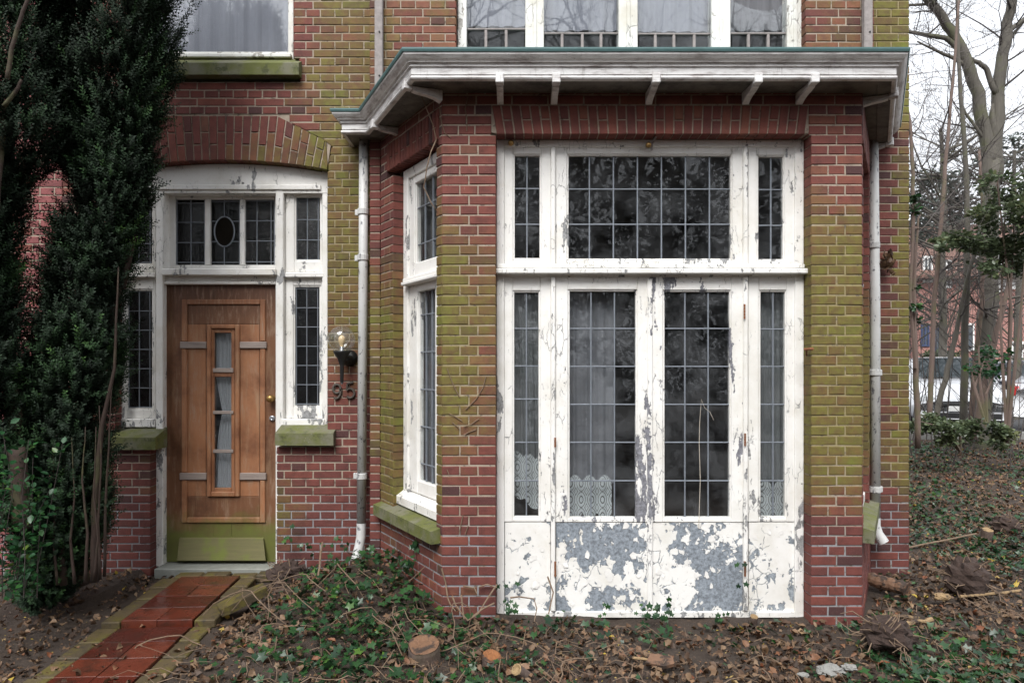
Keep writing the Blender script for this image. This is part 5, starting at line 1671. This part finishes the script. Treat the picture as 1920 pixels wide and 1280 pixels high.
stems = [(st([(152, 1095), (150, 950), (158, 790), (172, 690), (205, 600), (222, 520), (231, 420), (234, 310), (246, 170), (252, -60)], 4.36), .050, .02),
         (st([(178, 1090), (176, 960), (190, 800), (215, 690), (222, 500)], 4.2), .024, .004), (st([(228, 540), (250, 440), (266, 370), (275, 250), (270, 100)], 4.36), .026, .004),
         (st([(196, 1080), (198, 940), (204, 840), (210, 700)], 4.2), .010, .002), (st([(188, 1086), (184, 980), (190, 860), (186, 760)], 4.14), .009, .002), (st([(160, 1092), (164, 1000), (154, 900), (160, 800)], 4.1), .011, .002),
         (st([(120, 1096), (112, 980), (122, 860), (118, 640)], 4.16), .022, .004), (st([(92, 1096), (80, 960), (90, 820), (84, 660)], 4.2), .022, .004), (st([(140, 1094), (132, 1010), (140, 930), (134, 820)], 4.1), .010, .002),
         (st([(176, 1088), (184, 1010), (176, 930), (180, 800)], 4.1), .008, .002), (st([(108, 1096), (100, 1020), (104, 940), (98, 820)], 4.1), .009, .002), (st([(76, 1098), (68, 1000), (72, 900), (66, 780)], 4.12), .012, .002)]
yew('tall dark green yew with reddish brown stems directly left of the front door', Ym, .48, mainL, mainR, -.0, 4.6, 16500, stems, 3, (-2.75, Ym, -.05), (4, -20))
leftL = [(-300, -95), (1100, -95)]
leftR = [(-300, 138), (-20, 112), (40, 96), (120, 104), (170, 118), (235, 118), (275, 118), (305, 84), (340, 40), (390, 18), (450, 8), (520, 6), (600, 14), (660, 20), (760, 20), (900, 30), (1000, 60), (1090, 70)]
stems = [(st([(28, 860), (30, 770), (22, 700), (6, 600), (4, 480), (14, 330), (30, 120), (40, -80)], 4.05), .046, .028), (st([(40, 990), (36, 900), (30, 840)], 3.9), .05, .045), (st([(8, 200), (34, 165), (40, 150)], 3.7), .012, .007),
         (st([(14, 150), (22, 90), (40, 30), (52, 0), (60, -40)], 3.66), .012, .008), (st([(-30, 620), (-10, 400), (10, 190)], 3.8), .03, .015)]
yew('dark yew cut off by the left edge with a thick bare leaning trunk', 4.0, .5, leftL, leftR, .55, 4.4, 11000, stems, 5, (-3.2, 4.0, -.05), (0, 4))

# ------------------------------------------------------------------ leafy shrub low at the left edge
def leafy(name, label, cat, stems_, nleaf, size, mat, group=None, loc=None, spread=.05):
    t = thing(name, label, cat, loc or stems_[0][0], group)
    mb = MB(); pos, dr = [], []
    for pts_ in stems_:
        pts_ = [Vector(p_) for p_ in pts_]
        mb.tube(pts_, [.0028 * (1 - .7 * i / len(pts_)) for i in range(len(pts_))], 5)
        for _ in range(int(nleaf / len(stems_))):
            i = random.randrange(len(pts_) - 1); q_ = pts_[i].lerp(pts_[i + 1], random.random())
            d = Vector((random.gauss(0, 1), random.gauss(-.3, 1), random.gauss(.15, .6))).normalized()
            pos.append(q_ + d * random.uniform(.004, spread)); dr.append(d)
    mb.build('stem', M['twig'], t)
    n = len(pos)
    scatter('leaves', LEAF, np.array([tuple(p_) for p_ in pos]), dir_mats(np.array([tuple(d) for d in dr]), rng.uniform(-.9, .9, n)), rng.uniform(size * .65, size * 1.2, n), np.clip(rng.beta(2, 2.2, n), 0, .9) + (rng.random(n) < .02) * .1, mat, t)
    return t
ss = []
for i in range(15):
    bx = random.uniform(-60, 70); tx = bx + random.gauss(22, 26); ty = random.uniform(800, 960)
    Y = random.uniform(3.45, 3.85)
    ss.append([P(bx, 1120, Y), P(bx + (tx - bx) * .3, 1040, Y - .03), P(bx + (tx - bx) * .7 + random.gauss(0, 8), (1040 + ty) / 2, Y - .06), P(tx, ty, Y - .1)])
leafy('shrub', 'bright green small-leaved shrub low at the foot of the left yew', 'shrub', ss, 640, .042, M['shrub'], loc=(-2.9, 3.6, -.05))

# ------------------------------------------------------------------ bare trees at the right
def grow(mbs, p, d, L, r, depth, rnd, up=.12, spread=.6, kids=(2, 4)):
    """One limb with its side branches; thick wood into mbs[0], twigs into mbs[1]."""
    n = 5
    pts_, rad = [Vector(p)], [r]
    d = Vector(d).normalized()
    for i in range(n):
        d = (d + Vector((rnd.gauss(0, .16), rnd.gauss(0, .16), rnd.gauss(0, .10) + up * .3))).normalized()
        pts_.append(pts_[-1] + d * (L / n)); rad.append(r * (1 - .62 * (i + 1) / n))
    (mbs[0] if r > .022 else mbs[1]).tube(pts_, rad, 6 if r > .03 else (4 if r > .008 else 3), cap=False)
    if depth <= 0: return
    for _ in range(rnd.randint(*kids)):
        i = rnd.randint(1, n)
        q = pts_[i]
        s = Vector((rnd.gauss(0, 1), rnd.gauss(0, 1), rnd.gauss(.1, .7))).normalized()
        nd = (d * (1 - spread) + s * spread).normalized()
        grow(mbs, q, nd, L * rnd.uniform(.5, .78), max(.0022, rad[i] * rnd.uniform(.45, .7)), depth - 1, rnd, up, spread, kids)

def bare_tree(label, limbs, twigs, seed, loc, mat, group=None, tw=(3, .6)):
    """limbs: hand-placed (points, r0, r1); twigs: how many branch starts are grown from them."""
    rnd = random.Random(seed)
    t = thing('bare_tree', label, 'tree', loc, group)
    a, b = MB(), MB()
    for pts_, r0, r1 in limbs:
        pts_ = [Vector(q) for q in pts_]
        fine, rad = [], []
        for i in range(len(pts_) - 1):
            for j in range(3):
                fine.append(pts_[i].lerp(pts_[i + 1], j / 3) + Vector((rnd.gauss(0, r0 * .12), rnd.gauss(0, r0 * .12), 0)))
        fine.append(pts_[-1])
        rad = [r0 + (r1 - r0) * i / (len(fine) - 1) for i in range(len(fine))]
        a.tube(fine, rad, 9)
        k = twigs if isinstance(twigs, int) else twigs.pop(0)
        for _ in range(k):
            i = rnd.randint(len(fine) // 3, len(fine) - 2)
            s = Vector((rnd.gauss(0, 1), rnd.gauss(0, .8), rnd.gauss(.25, .5))).normalized()
            dd = (fine[i + 1] - fine[i]).normalized()
            grow((a, b), fine[i], dd * .3 + s * .8, rnd.uniform(.6, 1.5), max(.006, rad[i] * rnd.uniform(.2, .45)), tw[0], rnd, .1, tw[1])
    a.build('trunk', mat, t, smooth=True)
    if b.v: b.build('branches', M['twig'], t)
    return t
tg = 'bare trees at the right of the house'
YT = 11.0
pt = lambda L, Y=YT: [P(x, y, Y) for x, y in L]
bare_tree('big forked tree with a thick grey-green trunk standing before the parked cars',
          [(pt([(1838, 860), (1842, 760), (1848, 640), (1852, 520), (1856, 400), (1860, 300)]), .145, .130),
           (pt([(1860, 315), (1862, 250), (1863, 195)]), .128, .03),
           (pt([(1854, 345), (1851, 270), (1835, 175), (1808, 105), (1785, 60), (1760, 22), (1740, 0), (1700, -70), (1680, -160)]), .112, .04),
           (pt([(1864, 345), (1868, 250), (1873, 170), (1882, 100), (1893, 40), (1900, -20), (1912, -120)]), .108, .06),
           (pt([(1800, 95), (1775, 72), (1740, 66), (1705, 60), (1670, 40)]), .045, .02),
           (pt([(1818, 128), (1790, 110), (1755, 95), (1720, 78)]), .04, .012),
           (pt([(1868, 180), (1850, 130), (1835, 118), (1812, 108)]), .045, .03),
           (pt([(1888, 60), (1910, 45), (1950, 10)]), .05, .02)], [6, 2, 13, 9, 7, 7, 3, 5], 11, P(1838, 830, YT), M['bark'], tg)
bare_tree('slim ivy-clad sapling rising close to the corner of the house',
          [(pt([(1722, 840), (1718, 720), (1714, 600), (1712, 480), (1712, 380), (1710, 300), (1707, 235), (1700, 190), (1690, 120)], 8.2), .035, .012)], [12], 12, P(1722, 830, 8.2), M['bark_brown'], tg)
bare_tree('slender reddish trunk leaning right in front of the white car',
          [(pt([(1742, 800), (1747, 680), (1752, 560), (1762, 440), (1770, 340), (1778, 260), (1786, 150), (1800, -20)], 9.4), .036, .016)], [9], 13, P(1742, 800, 9.4), M['bark_brown'], tg)
bare_tree('straight thin trunk between the leaning trunk and the big forked tree',
          [(pt([(1806, 810), (1809, 690), (1812, 560), (1815, 440), (1812, 330), (1804, 220), (1797, 100), (1793, -60)], 10), .055, .02)], [8], 14, P(1806, 810, 10), M['bark'], tg)
bare_tree('dark trunk slanting up from left to right across the white car',
          [(pt([(1752, 800), (1765, 730), (1782, 672), (1795, 610), (1806, 560), (1820, 500), (1840, 420), (1848, 340)], 9.8), .042, .018)], [6], 15, P(1752, 800, 9.8), M['bark'], tg)
bare_tree('brown trunk leaning right in front of the dark car',
          [(pt([(1828, 830), (1842, 740), (1858, 660), (1874, 600), (1890, 540), (1905, 460), (1925, 360), (1940, 200)], 10.2), .05, .02)], [7], 16, P(1828, 830, 10.2), M['bark_brown'], tg)
bare_tree('thin brown trunk close beside the big forked trunk',
          [(pt([(1818, 820), (1826, 700), (1838, 600), (1846, 500), (1842, 380), (1836, 280)], 10.4), .04, .02)], [5], 17, P(1818, 820, 10.4), M['bark_brown'], tg)
# dense far twigs that net the pale sky
for i, (px, Y, lab) in enumerate(((1765, 15.0, 'bare far tree whose fine twigs net the sky beside the house corner'), (1905, 16.5, 'bare far tree with fine twigs at the right edge'), (1700, 21.0, 'hazy bare tree standing half behind the house corner'))):
    rnd = random.Random(40 + i)
    t = thing('bare_tree', lab, 'tree', P(px, 690, Y), tg)
    a, b = MB(), MB()
    base = P(px, 690, Y); base.z = .1
    pts_ = [base + Vector((rnd.gauss(0, .05), 0, h)) for h in (0, 1.2, 2.5, 3.8, 5.2, 6.6)]
    a.tube(pts_, [.10, .09, .08, .07, .055, .035], 7)
    for k in range(54):
        q = pts_[1].lerp(pts_[-1], rnd.random() ** .8)
        s = Vector((rnd.gauss(0, 1), rnd.gauss(0, .6), rnd.uniform(.1, .9))).normalized()
        grow((a, b), q, s, rnd.uniform(1.0, 2.4), rnd.uniform(.016, .032), 3, rnd, .15, .55)
    a.build('trunk', M['bark'], t); b.build('branches', M['twig'], t)

mb = MB()                                            # far thicket of bare stems that nobody could count
rnd = random.Random(9)
for _ in range(46):
    Y = rnd.uniform(9.5, 12.0); x = xw(rnd.uniform(1700, 1990), Y); h = rnd.uniform(1.2, 4.2)
    z = gz(x, Y); l = rnd.gauss(.05, .22)
    mb.tube([(x + l * h * t + rnd.gauss(0, .02), Y, z + h * t) for t in (0, .3, .6, 1)], [.009 * rnd.uniform(.5, 1.5), .007, .004, .0015], 4, cap=False)
    for _k in range(3):
        t = rnd.uniform(.3, .9); s_ = rnd.choice((-1, 1)); L_ = rnd.uniform(.2, .7)
        mb.tube([(x + l * h * t, Y, z + h * t), (x + l * h * t + s_ * L_ * .5, Y, z + h * t + L_ * .5), (x + l * h * t + s_ * L_, Y, z + h * t + L_ * 1.2)], [.005, .004, .0015], 3, cap=False)
mb.build('thicket', M['twig'], kind='stuff')

# ------------------------------------------------------------------ evergreen bushes and foliage at the right
def bushy(name, label, cat, blobs, n, size, mat, loc, group=None, flat=.25):
    t = thing(name, label, cat, loc, group)
    pos, dr, ti = [], [], []
    tot = sum(b[1] * b[1] for b in blobs)
    for c_, rad, *_r in blobs:
        c_ = Vector(c_)
        for _ in range(int(n * rad * rad / tot)):
            d = Vector((random.gauss(0, 1), random.gauss(0, 1), random.gauss(0, 1))).normalized()
            q = c_ + Vector((d.x, d.y, d.z * (_r[0] if _r else .7))) * rad * random.random() ** .5
            k = mnoise.noise(q * 2.6)
            if k < -.12: continue
            pos.append(tuple(q)); ti.append(.45 + .6 * k + random.gauss(0, .16))
            dr.append((d.x + random.gauss(0, .6), d.y + random.gauss(0, .6), d.z * flat + random.gauss(0, .35)))
    n = len(pos)
    scatter('leaves', LEAF, np.array(pos), dir_mats(np.array(dr), rng.uniform(-1.2, 1.2, n)), rng.uniform(size * .6, size * 1.2, n), np.clip(np.array(ti), 0, 1), mat, t)
    mb = MB()
    for c_, rad, *_r in blobs[:4]:
        mb.tube([Vector(loc), Vector(loc).lerp(Vector(c_), .5) + Vector((random.gauss(0, .1), 0, .05)), Vector(c_), Vector(c_) + Vector((random.gauss(0, .2), 0, rad * .6))], [.022, .016, .010, .004], 5)
    mb.build('stem', M['bark_brown'], t)
    return t
def bl(L, Y, dy=.35): return [(P(x, y, Y + random.uniform(-dy, dy)), r_ * Y / F) for x, y, r_ in L]
eg = 'evergreen bushes at the right of the house'
bushy('holly_bush', 'speckled evergreen holly spreading across the middle of the right edge', 'bush',
      bl([(1870, 345, 32), (1905, 350, 40), (1930, 395, 45), (1885, 390, 30), (1905, 430, 42), (1870, 420, 30), (1845, 400, 22), (1890, 470, 40), (1855, 460, 32), (1820, 455, 26), (1795, 448, 22), (1775, 465, 16), (1870, 500, 26), (1920, 500, 36), (1835, 485, 20), (1760, 452, 12)], 9.0), 7500, .07, M['holly'], P(1888, 830, 9.0), eg)
bushy('laurel_bush', 'light green young bush between the tree trunks before the cars', 'bush',
      bl([(1850, 665, 22), (1868, 690, 20), (1835, 650, 14), (1820, 690, 14), (1845, 705, 20), (1880, 665, 14), (1800, 648, 10), (1855, 640, 12)], 9.2, .25), 480, .07, M['shrub'], P(1850, 800, 9.2), eg)
bushy('low_bush', 'low leafy evergreen ground bush at the foot of the thin trunks', 'bush',
      bl([(1722, 800, 20), (1745, 790, 22), (1765, 800, 20), (1790, 805, 20), (1812, 800, 22), (1838, 800, 24), (1862, 808, 24), (1885, 815, 20), (1735, 822, 18), (1775, 825, 18), (1830, 825, 20), (1870, 832, 18)], 9.0, .4), 2600, .065, M['holly'], P(1800, 845, 9.0), eg)
bushy('ivy_on_trunk', 'dark ivy climbing the slim sapling by the house corner', 'ivy',
      bl([(1710, 372, 10), (1714, 395, 12), (1722, 408, 8), (1712, 430, 9), (1714, 462, 11), (1716, 490, 10), (1712, 515, 10), (1715, 540, 8), (1716, 575, 8), (1714, 600, 9), (1718, 640, 8)], 8.15, .06), 620, .06, M['ivy'], P(1716, 690, 8.15), eg)
bushy('cedar', 'grey-green far conifer in tiers behind the bare twigs', 'tree',
      bl([(1755, 330, 30, .3), (1780, 345, 34), (1740, 360, 30), (1770, 380, 40), (1735, 395, 30), (1800, 372, 30), (1760, 415, 40), (1790, 410, 34), (1725, 425, 24), (1830, 330, 26), (1850, 290, 24), (1895, 270, 26), (1915, 300, 24), (1745, 440, 30)] and
         [(1755, 330, 30), (1780, 345, 34), (1740, 360, 30), (1770, 380, 40), (1735, 395, 30), (1800, 372, 30), (1760, 415, 40), (1790, 410, 34), (1725, 425, 24), (1830, 330, 26), (1850, 290, 24), (1895, 270, 26), (1915, 300, 24), (1745, 440, 30)], 19, .8), 5200, .13, M['cedar'], P(1770, 680, 19), eg)
hg = 'hedges before the far house'
for i, (x0, x1, y0, lab) in enumerate(((1715, 1800, 655, 'clipped dark hedge behind the white car'), (1868, 1960, 672, 'bright low hedge behind the dark car'))):
    bushy('hedge', lab, 'hedge', bl([(x0 + (x1 - x0) * j / 9, y0 + 12, 14) for j in range(10)], 22.5, .2), 900, .13, M['holly'] if i == 0 else M['shrub'], P((x0 + x1) / 2, 690, 22.5), hg)

# ------------------------------------------------------------------ far brick house
def far_brick():
    m = NT('far_pink_brick')
    br = m.add('TexBrick', {'Vector': m.add('CombineXYZ', {0: m.xyz(0), 1: m.xyz(2)}).outputs[0], 'Color1': (.30, .13, .105, 1), 'Color2': (.24, .10, .085, 1), 'Mortar': (.33, .22, .19, 1), 'Scale': 1.0, 'Mortar Size': .006, 'Brick Width': .22, 'Row Height': .065})
    c = m.mix(m.math('MULTIPLY', m.noise(1.2, 5, .6), .5), br.outputs[0], (.36, .20, .17))
    return m.done(m.bsdf(c, .9))
M['farbrick'] = far_brick()
M['farroof'] = simple('far_roof_tile', (.16, .085, .065), .8, .3, 3)
M['white'] = simple('white_trim', (.72, .72, .70), .5, .1)
M['blue'] = simple('dark_blue_frame', (.03, .045, .10), .5, .1)
M['farglass'] = NT('far_window_glass'); M['farglass'] = M['farglass'].done(M['farglass'].bsdf((.05, .06, .07), .08))
YB_ = 27.0
t = thing('terraced_house', 'hazy pink brick house with white and blue windows across the street', 'house', P(1830, 690, YB_))
x0, x1, zt_ = xw(1722, YB_), xw(2300, YB_), 4.9
mb = MB(); mb.box(x0, x1, YB_, YB_ + 8, 0, zt_); mb.build('wall', M['farbrick'], t)
mb = MB(); mb.prism([(YB_ - .4, zt_), (YB_ - .4, zt_ + .12), (YB_ + 4, zt_ + 3.0), (YB_ + 8.4, zt_ + .12), (YB_ + 8.4, zt_)], x0 - .3, x1, 'x'); rf = mb.build('roof', M['farroof'], t)
mb = MB(); mb.box(xw(1726, YB_), xw(1738, YB_), YB_ + 1.5, YB_ + 2.1, zt_, zt_ + 3.4); mb.build('chimney', M['farbrick'], rf)
mb = MB(); gx0, gx1 = xw(1868, YB_), xw(1892, YB_)
mb.box(gx0 - .2, gx1 + .2, YB_ - .1, YB_ + 2, zt_ - .4, zt_ + 1.2, .02); mb.build('dormer', M['white'], rf)
def fwin(a, b, c_, d, mat, name='window', bars=1):
    mb = MB(); Y = YB_
    X0, X1, Z0, Z1 = xw(a, Y), xw(b, Y), zw(d, Y), zw(c_, Y)
    for (p0, p1, q0, q1) in ((X0, X0 + .08, Z0, Z1), (X1 - .08, X1, Z0, Z1), (X0 + .08, X1 - .08, Z1 - .08, Z1), (X0 + .08, X1 - .08, Z0, Z0 + .08)): mb.box(p0, p1, Y - .05, Y + .02, q0, q1, .01)
    for i in range(bars): x = X0 + (X1 - X0) * (i + 1) / (bars + 1); mb.box(x - .03, x + .03, Y - .04, Y + .02, Z0 + .08, Z1 - .08)
    w_ = mb.build('window', mat, t)
    mb = MB(); mb.box(X0 + .08, X1 - .08, Y - .02, Y - .005, Z0 + .08, Z1 - .08); mb.build('pane', M['farglass'], w_)
fwin(1750, 1771, 614, 668, M['blue']); fwin(1726, 1742, 606, 650, M['blue']); fwin(1811, 1826, 606, 658, M['white'], bars=0); fwin(1895, 1918, 640, 682, M['white']); fwin(1866, 1890, 500, 548, M['white']); fwin(1764, 1784, 488, 540, M['white']); fwin(1730, 1748, 480, 530, M['white']); fwin(1925, 1950, 640, 684, M['white'])

# ------------------------------------------------------------------ cars
def carpaint(name, col, metal=0.0):
    m = NT(name); return m.done(m.bsdf(col, .22, Metallic=metal, Coat_Weight=.6, Coat_Roughness=.05))
M['carwhite'] = carpaint('white_car_paint', (.66, .67, .69)); M['cardark'] = carpaint('dark_blue_grey_car_paint', (.018, .022, .032), .3)
M['carglass'] = NT('car_glass'); M['carglass'] = M['carglass'].done(M['carglass'].bsdf((.03, .038, .042), .04))
M['plastic'] = simple('black_plastic', (.015, .015, .016), .5, .1); M['tyre'] = simple('tyre_rubber', (.02, .02, .02), .8, .2)
M['rim'] = simple('alloy_rim', (.45, .46, .48), .3, .1, Metallic=.8)
m = NT('headlamp_glass'); M['lamp'] = m.done(m.bsdf((.65, .68, .70), .06)); m = NT('red_tail_lamp'); M['tail'] = m.done(m.bsdf((.42, .02, .02), .12))
def car(label, loc, rz, paint_, kind='hatch', group='cars parked along the street'):
    """Front towards +x; x from -2.1 to 2.1, floor at z = 0."""
    t = thing('parked_car', label, 'car', loc, group)
    T = lambda v: Matrix.Translation(Vector(loc)) @ Matrix.Rotation(rz, 4, 'Z') @ Vector(v)
    def loft(st_, name, mat, closed=True, smooth=True):
        mb = MB(); n = len(st_[0][1])
        for x, sec in st_:
            for y, z in sec: mb.v.append(tuple(T((x, y, z))))
            for y, z in sec[::-1]: mb.v.append(tuple(T((x, -y, z))))
        k = 2 * n
        for i in range(len(st_) - 1):
            for j in range(k): mb.f.append((i * k + j, i * k + (j + 1) % k, (i + 1) * k + (j + 1) % k, (i + 1) * k + j))
        mb.f.append(tuple(range(k))); mb.f.append(tuple((len(st_) - 1) * k + j for j in reversed(range(k))))
        return mb.build(name, mat, t, smooth=smooth)
    top = {'hatch': [(-2.08, .80), (-1.95, .95), (-1.2, .97), (.6, .98), (1.2, .93), (1.75, .82), (2.02, .68), (2.1, .58)], 'saloon': [(-2.2, .85), (-2.1, .97), (-1.3, 1.0), (.6, .96), (1.3, .90), (1.85, .80), (2.15, .66), (2.22, .55)]}[kind]
    st_ = []
    for x, z in top:
        w = .88 - .16 * max(0, abs(x) - 1.3) ** 1.6
        zb = .22 + (.05 if abs(x) > 1.9 else 0)
        st_.append((x, [(.02, zb), (w * .9, zb), (w * .985, zb + .12), (w, zb + .28), (w * .99, z - .16), (w * .93, z - .03), (w * .6, z + .025), (.02, z + .035)]))
    loft(st_, 'body', paint_)
    cab = {'hatch': [(-1.98, .96, .97), (-1.55, 1.36, 1.40), (-.9, 1.45, 1.46), (0, 1.46, 1.475), (.30, 1.42, 1.45), (1.02, .97, .985)], 'saloon': [(-1.75, .98, 1.0), (-1.0, 1.34, 1.36), (-.5, 1.40, 1.42), (.05, 1.41, 1.43), (.35, 1.37, 1.40), (1.1, .94, .96)]}[kind]
    st_ = [(x, [(.02, .9), (.80, .9), (.78, .93), (.80 - .20 * (z1_ - .95) / .5, z1_ - .02), (.50, z2_), (.02, z2_ + .01)]) for x, z1_, z2_ in cab]
    loft(st_, 'cabin', paint_)
    mb = MB()                                        # windows, set just proud of the cabin
    def quad(a, b, c_, d, o): mb.add([T(Vector(v) + Vector(o)) for v in (a, b, c_, d)] , [(0, 1, 2, 3)])
    f0, f1 = cab[-1], cab[-2]; r0, r1 = cab[0], cab[1]
    wy = lambda z: .80 - .20 * (z - .95) / .5
    quad((f0[0] - .06, -.70, f0[2] + .045), (f0[0] - .06, .70, f0[2] + .045), (f1[0] + .03, .54, f1[2] - .02), (f1[0] + .03, -.54, f1[2] - .02), (.03, 0, .03))
    quad((r0[0] + .08, .66, r0[2] + .09), (r0[0] + .08, -.66, r0[2] + .09), (r1[0] - .02, -.52, r1[2] - .03), (r1[0] - .02, .52, r1[2] - .03), (-.03, 0, .02))
    for s in (-1, 1):
        for xa, xb in ((r1[0] + .1, -.42), (-.36, .52)):
            za, zb = 1.0, 1.33
            xt = min(xb, f1[0] + .05) if xb > 0 else xb
            quad((xa - (.12 if xa < -.5 else 0), s * (wy(za) + .012), za), (xb + (.16 if xb > 0 else 0), s * (wy(za) + .012), za), (xt, s * (wy(zb) + .014), zb), (xa + (.06 if xa < -.5 else 0), s * (wy(zb) + .014), zb), (0, 0, 0))
    mb.build('window_glass', M['carglass'], t)
    xf, xr = top[-1][0], top[0][0]
    def bx_(name, mat, *q, c=.02):
        mb = MB(); mb.box(*q, c, T); return mb.build(name, mat, t)
    bx_('grille', M['plastic'], xf - .10, xf - .012 + .03, -.48, .48, .50, .585)
    bx_('lower_grille', M['plastic'], xf - .2, xf + .012, -.62, .62, .28, .40)
    bx_('number_plate', M['white'], xf - .02, xf + .03, -.26, .26, .42, .52, c=.005)
    for s in (-1, 1):
        bx_('headlight', M['lamp'], xf - .34, xf - .03, s * .50, s * .80, .60, .72)
        bx_('tail_light', M['tail'], xr - .012, xr + .22, s * .60, s * .83, .68, .88)
        bx_('wing_mirror', paint_, .66, .82, s * .84, s * 1.0, .98, 1.09)
    for x in (-1.3, 1.28):
        for s in (-1, 1):
            mb = MB(); cpos = T((x, s * .80, .31))
            ax = (T((x, s * .92, .31)) - cpos).normalized(); e1 = (T((x + 1, s * .80, .31)) - cpos).normalized()
            def ring(r_, o): return [cpos + ax * o + (e1 * math.cos(6.283 * k / 20) + Vector((0, 0, 1)) * math.sin(6.283 * k / 20)) * r_ for k in range(20)]
            def disc(name, mat, seq, par):
                m2 = MB()
                for r_, o in seq: m2.v += [tuple(v) for v in ring(r_, o)]
                for i in range(len(seq) - 1):
                    for k in range(20): m2.f.append((i * 20 + k, i * 20 + (k + 1) % 20, (i + 1) * 20 + (k + 1) % 20, (i + 1) * 20 + k))
                m2.f.append(tuple((len(seq) - 1) * 20 + k for k in range(20)))
                return m2.build(name, mat, par)
            wh = disc('wheel', M['tyre'], [(.22, -.12), (.31, -.12), (.315, .08), (.29, .10), (.22, .095)], t)
            disc('rim', M['rim'], [(.215, .09), (.20, .102), (.06, .085), (.03, .105)], wh)
    return t
zr = .204
car('white hatchback facing the house, half hidden by trunks and bushes', (xw(1768, 14.9), 14.9, zr), R(-113), M['carwhite'])
car('dark saloon parked beyond the big forked tree', (13.1, 17.6, zr), R(2), M['cardark'], 'saloon')
car('white car of which only the red-lit rear corner shows at the right edge', (12.30, 13.5, zr), R(10), M['carwhite'])

# ------------------------------------------------------------------ what the windows mirror: the garden behind the photographer
CARD = (np.array([(0, 0, 0), (-.3, .5, .08), (0, 1, 0), (.3, .5, .08)]), np.array([(0, 1, 2), (0, 2, 3)]))
bg_ = 'trees behind the photographer, mirrored in the windows'
for i, (x, y, h, r_) in enumerate(((-8.5, -8.5, 7.5, 2.4), (-4.2, -9.5, 9.0, 2.3), (.2, -9.8, 9.6, 2.5), (4.4, -9.4, 9.2, 2.4), (8.6, -8.6, 8.0, 2.4), (13, -7, 6.5, 2.6), (-13, -7.5, 6.5, 2.8))):
    t = thing('evergreen_tree', 'dark evergreen tree behind the viewpoint, seen only mirrored in the window panes', 'tree', (x, y, 0), bg_)
    r2 = np.random.default_rng(100 + i); n = 13000
    d = r2.normal(size=(n, 3)); d /= np.linalg.norm(d, axis=1, keepdims=True)
    rr = r2.random(n) ** .4
    z = (d[:, 2] * rr * .5 + .5)
    w = np.interp(z, [0, .25, .6, .85, 1], [.75, 1, .95, .7, .15])
    pos = np.stack([x + d[:, 0] * rr * r_ * w * 1.15, y + d[:, 1] * rr * r_ * w, z * h], -1)
    k = np.array([mnoise.noise((p_[0] * 1.1, p_[1] * 1.1, p_[2] * 1.1)) for p_ in pos])
    ok = k > np.where(pos[:, 2] < 4.2, -.6, -.12); pos, d = pos[ok], d[ok]; n = len(pos)
    scatter('crown', CARD, pos, dir_mats(d + r2.normal(0, .6, (n, 3)), r2.uniform(0, 6.28, n)), r2.uniform(.10, .24, n), r2.random(n), M['backleaf'], t)
    mb = MB(); mb.tube([(x, y, -.1), (x, y, h * .7)], [.16, .06], 8); mb.build('trunk', M['bark'], t)
for i, (x, y, h) in enumerate(((-6.5, -7.5, 13), (-1.8, -8.0, 14), (2.6, -7.2, 13), (6.8, -8.0, 14), (-11, -9, 13))):
    rnd = random.Random(70 + i)
    t = thing('bare_tree', 'bare tree behind the viewpoint, seen only as dark branches mirrored in the upper panes', 'tree', (x, y, 0), bg_)
    a, b = MB(), MB()
    pts_ = [Vector((x + rnd.gauss(0, .12), y, h * .75 * q)) for q in (0, .2, .4, .6, .8, 1)]
    a.tube(pts_, [.24, .21, .18, .15, .11, .06], 8)
    for _ in range(26):
        q = pts_[1].lerp(pts_[-1], rnd.random() ** .7)
        s = Vector((rnd.gauss(0, 1), rnd.gauss(0, .7), rnd.uniform(.1, 1.1))).normalized()
        grow((a, b), q, s, rnd.uniform(1.8, 4.2), rnd.uniform(.03, .07), 3, rnd, .2, .55, (3, 4))
    a.build('trunk', M['bark'], t); b.build('branches', M['twig'], t)
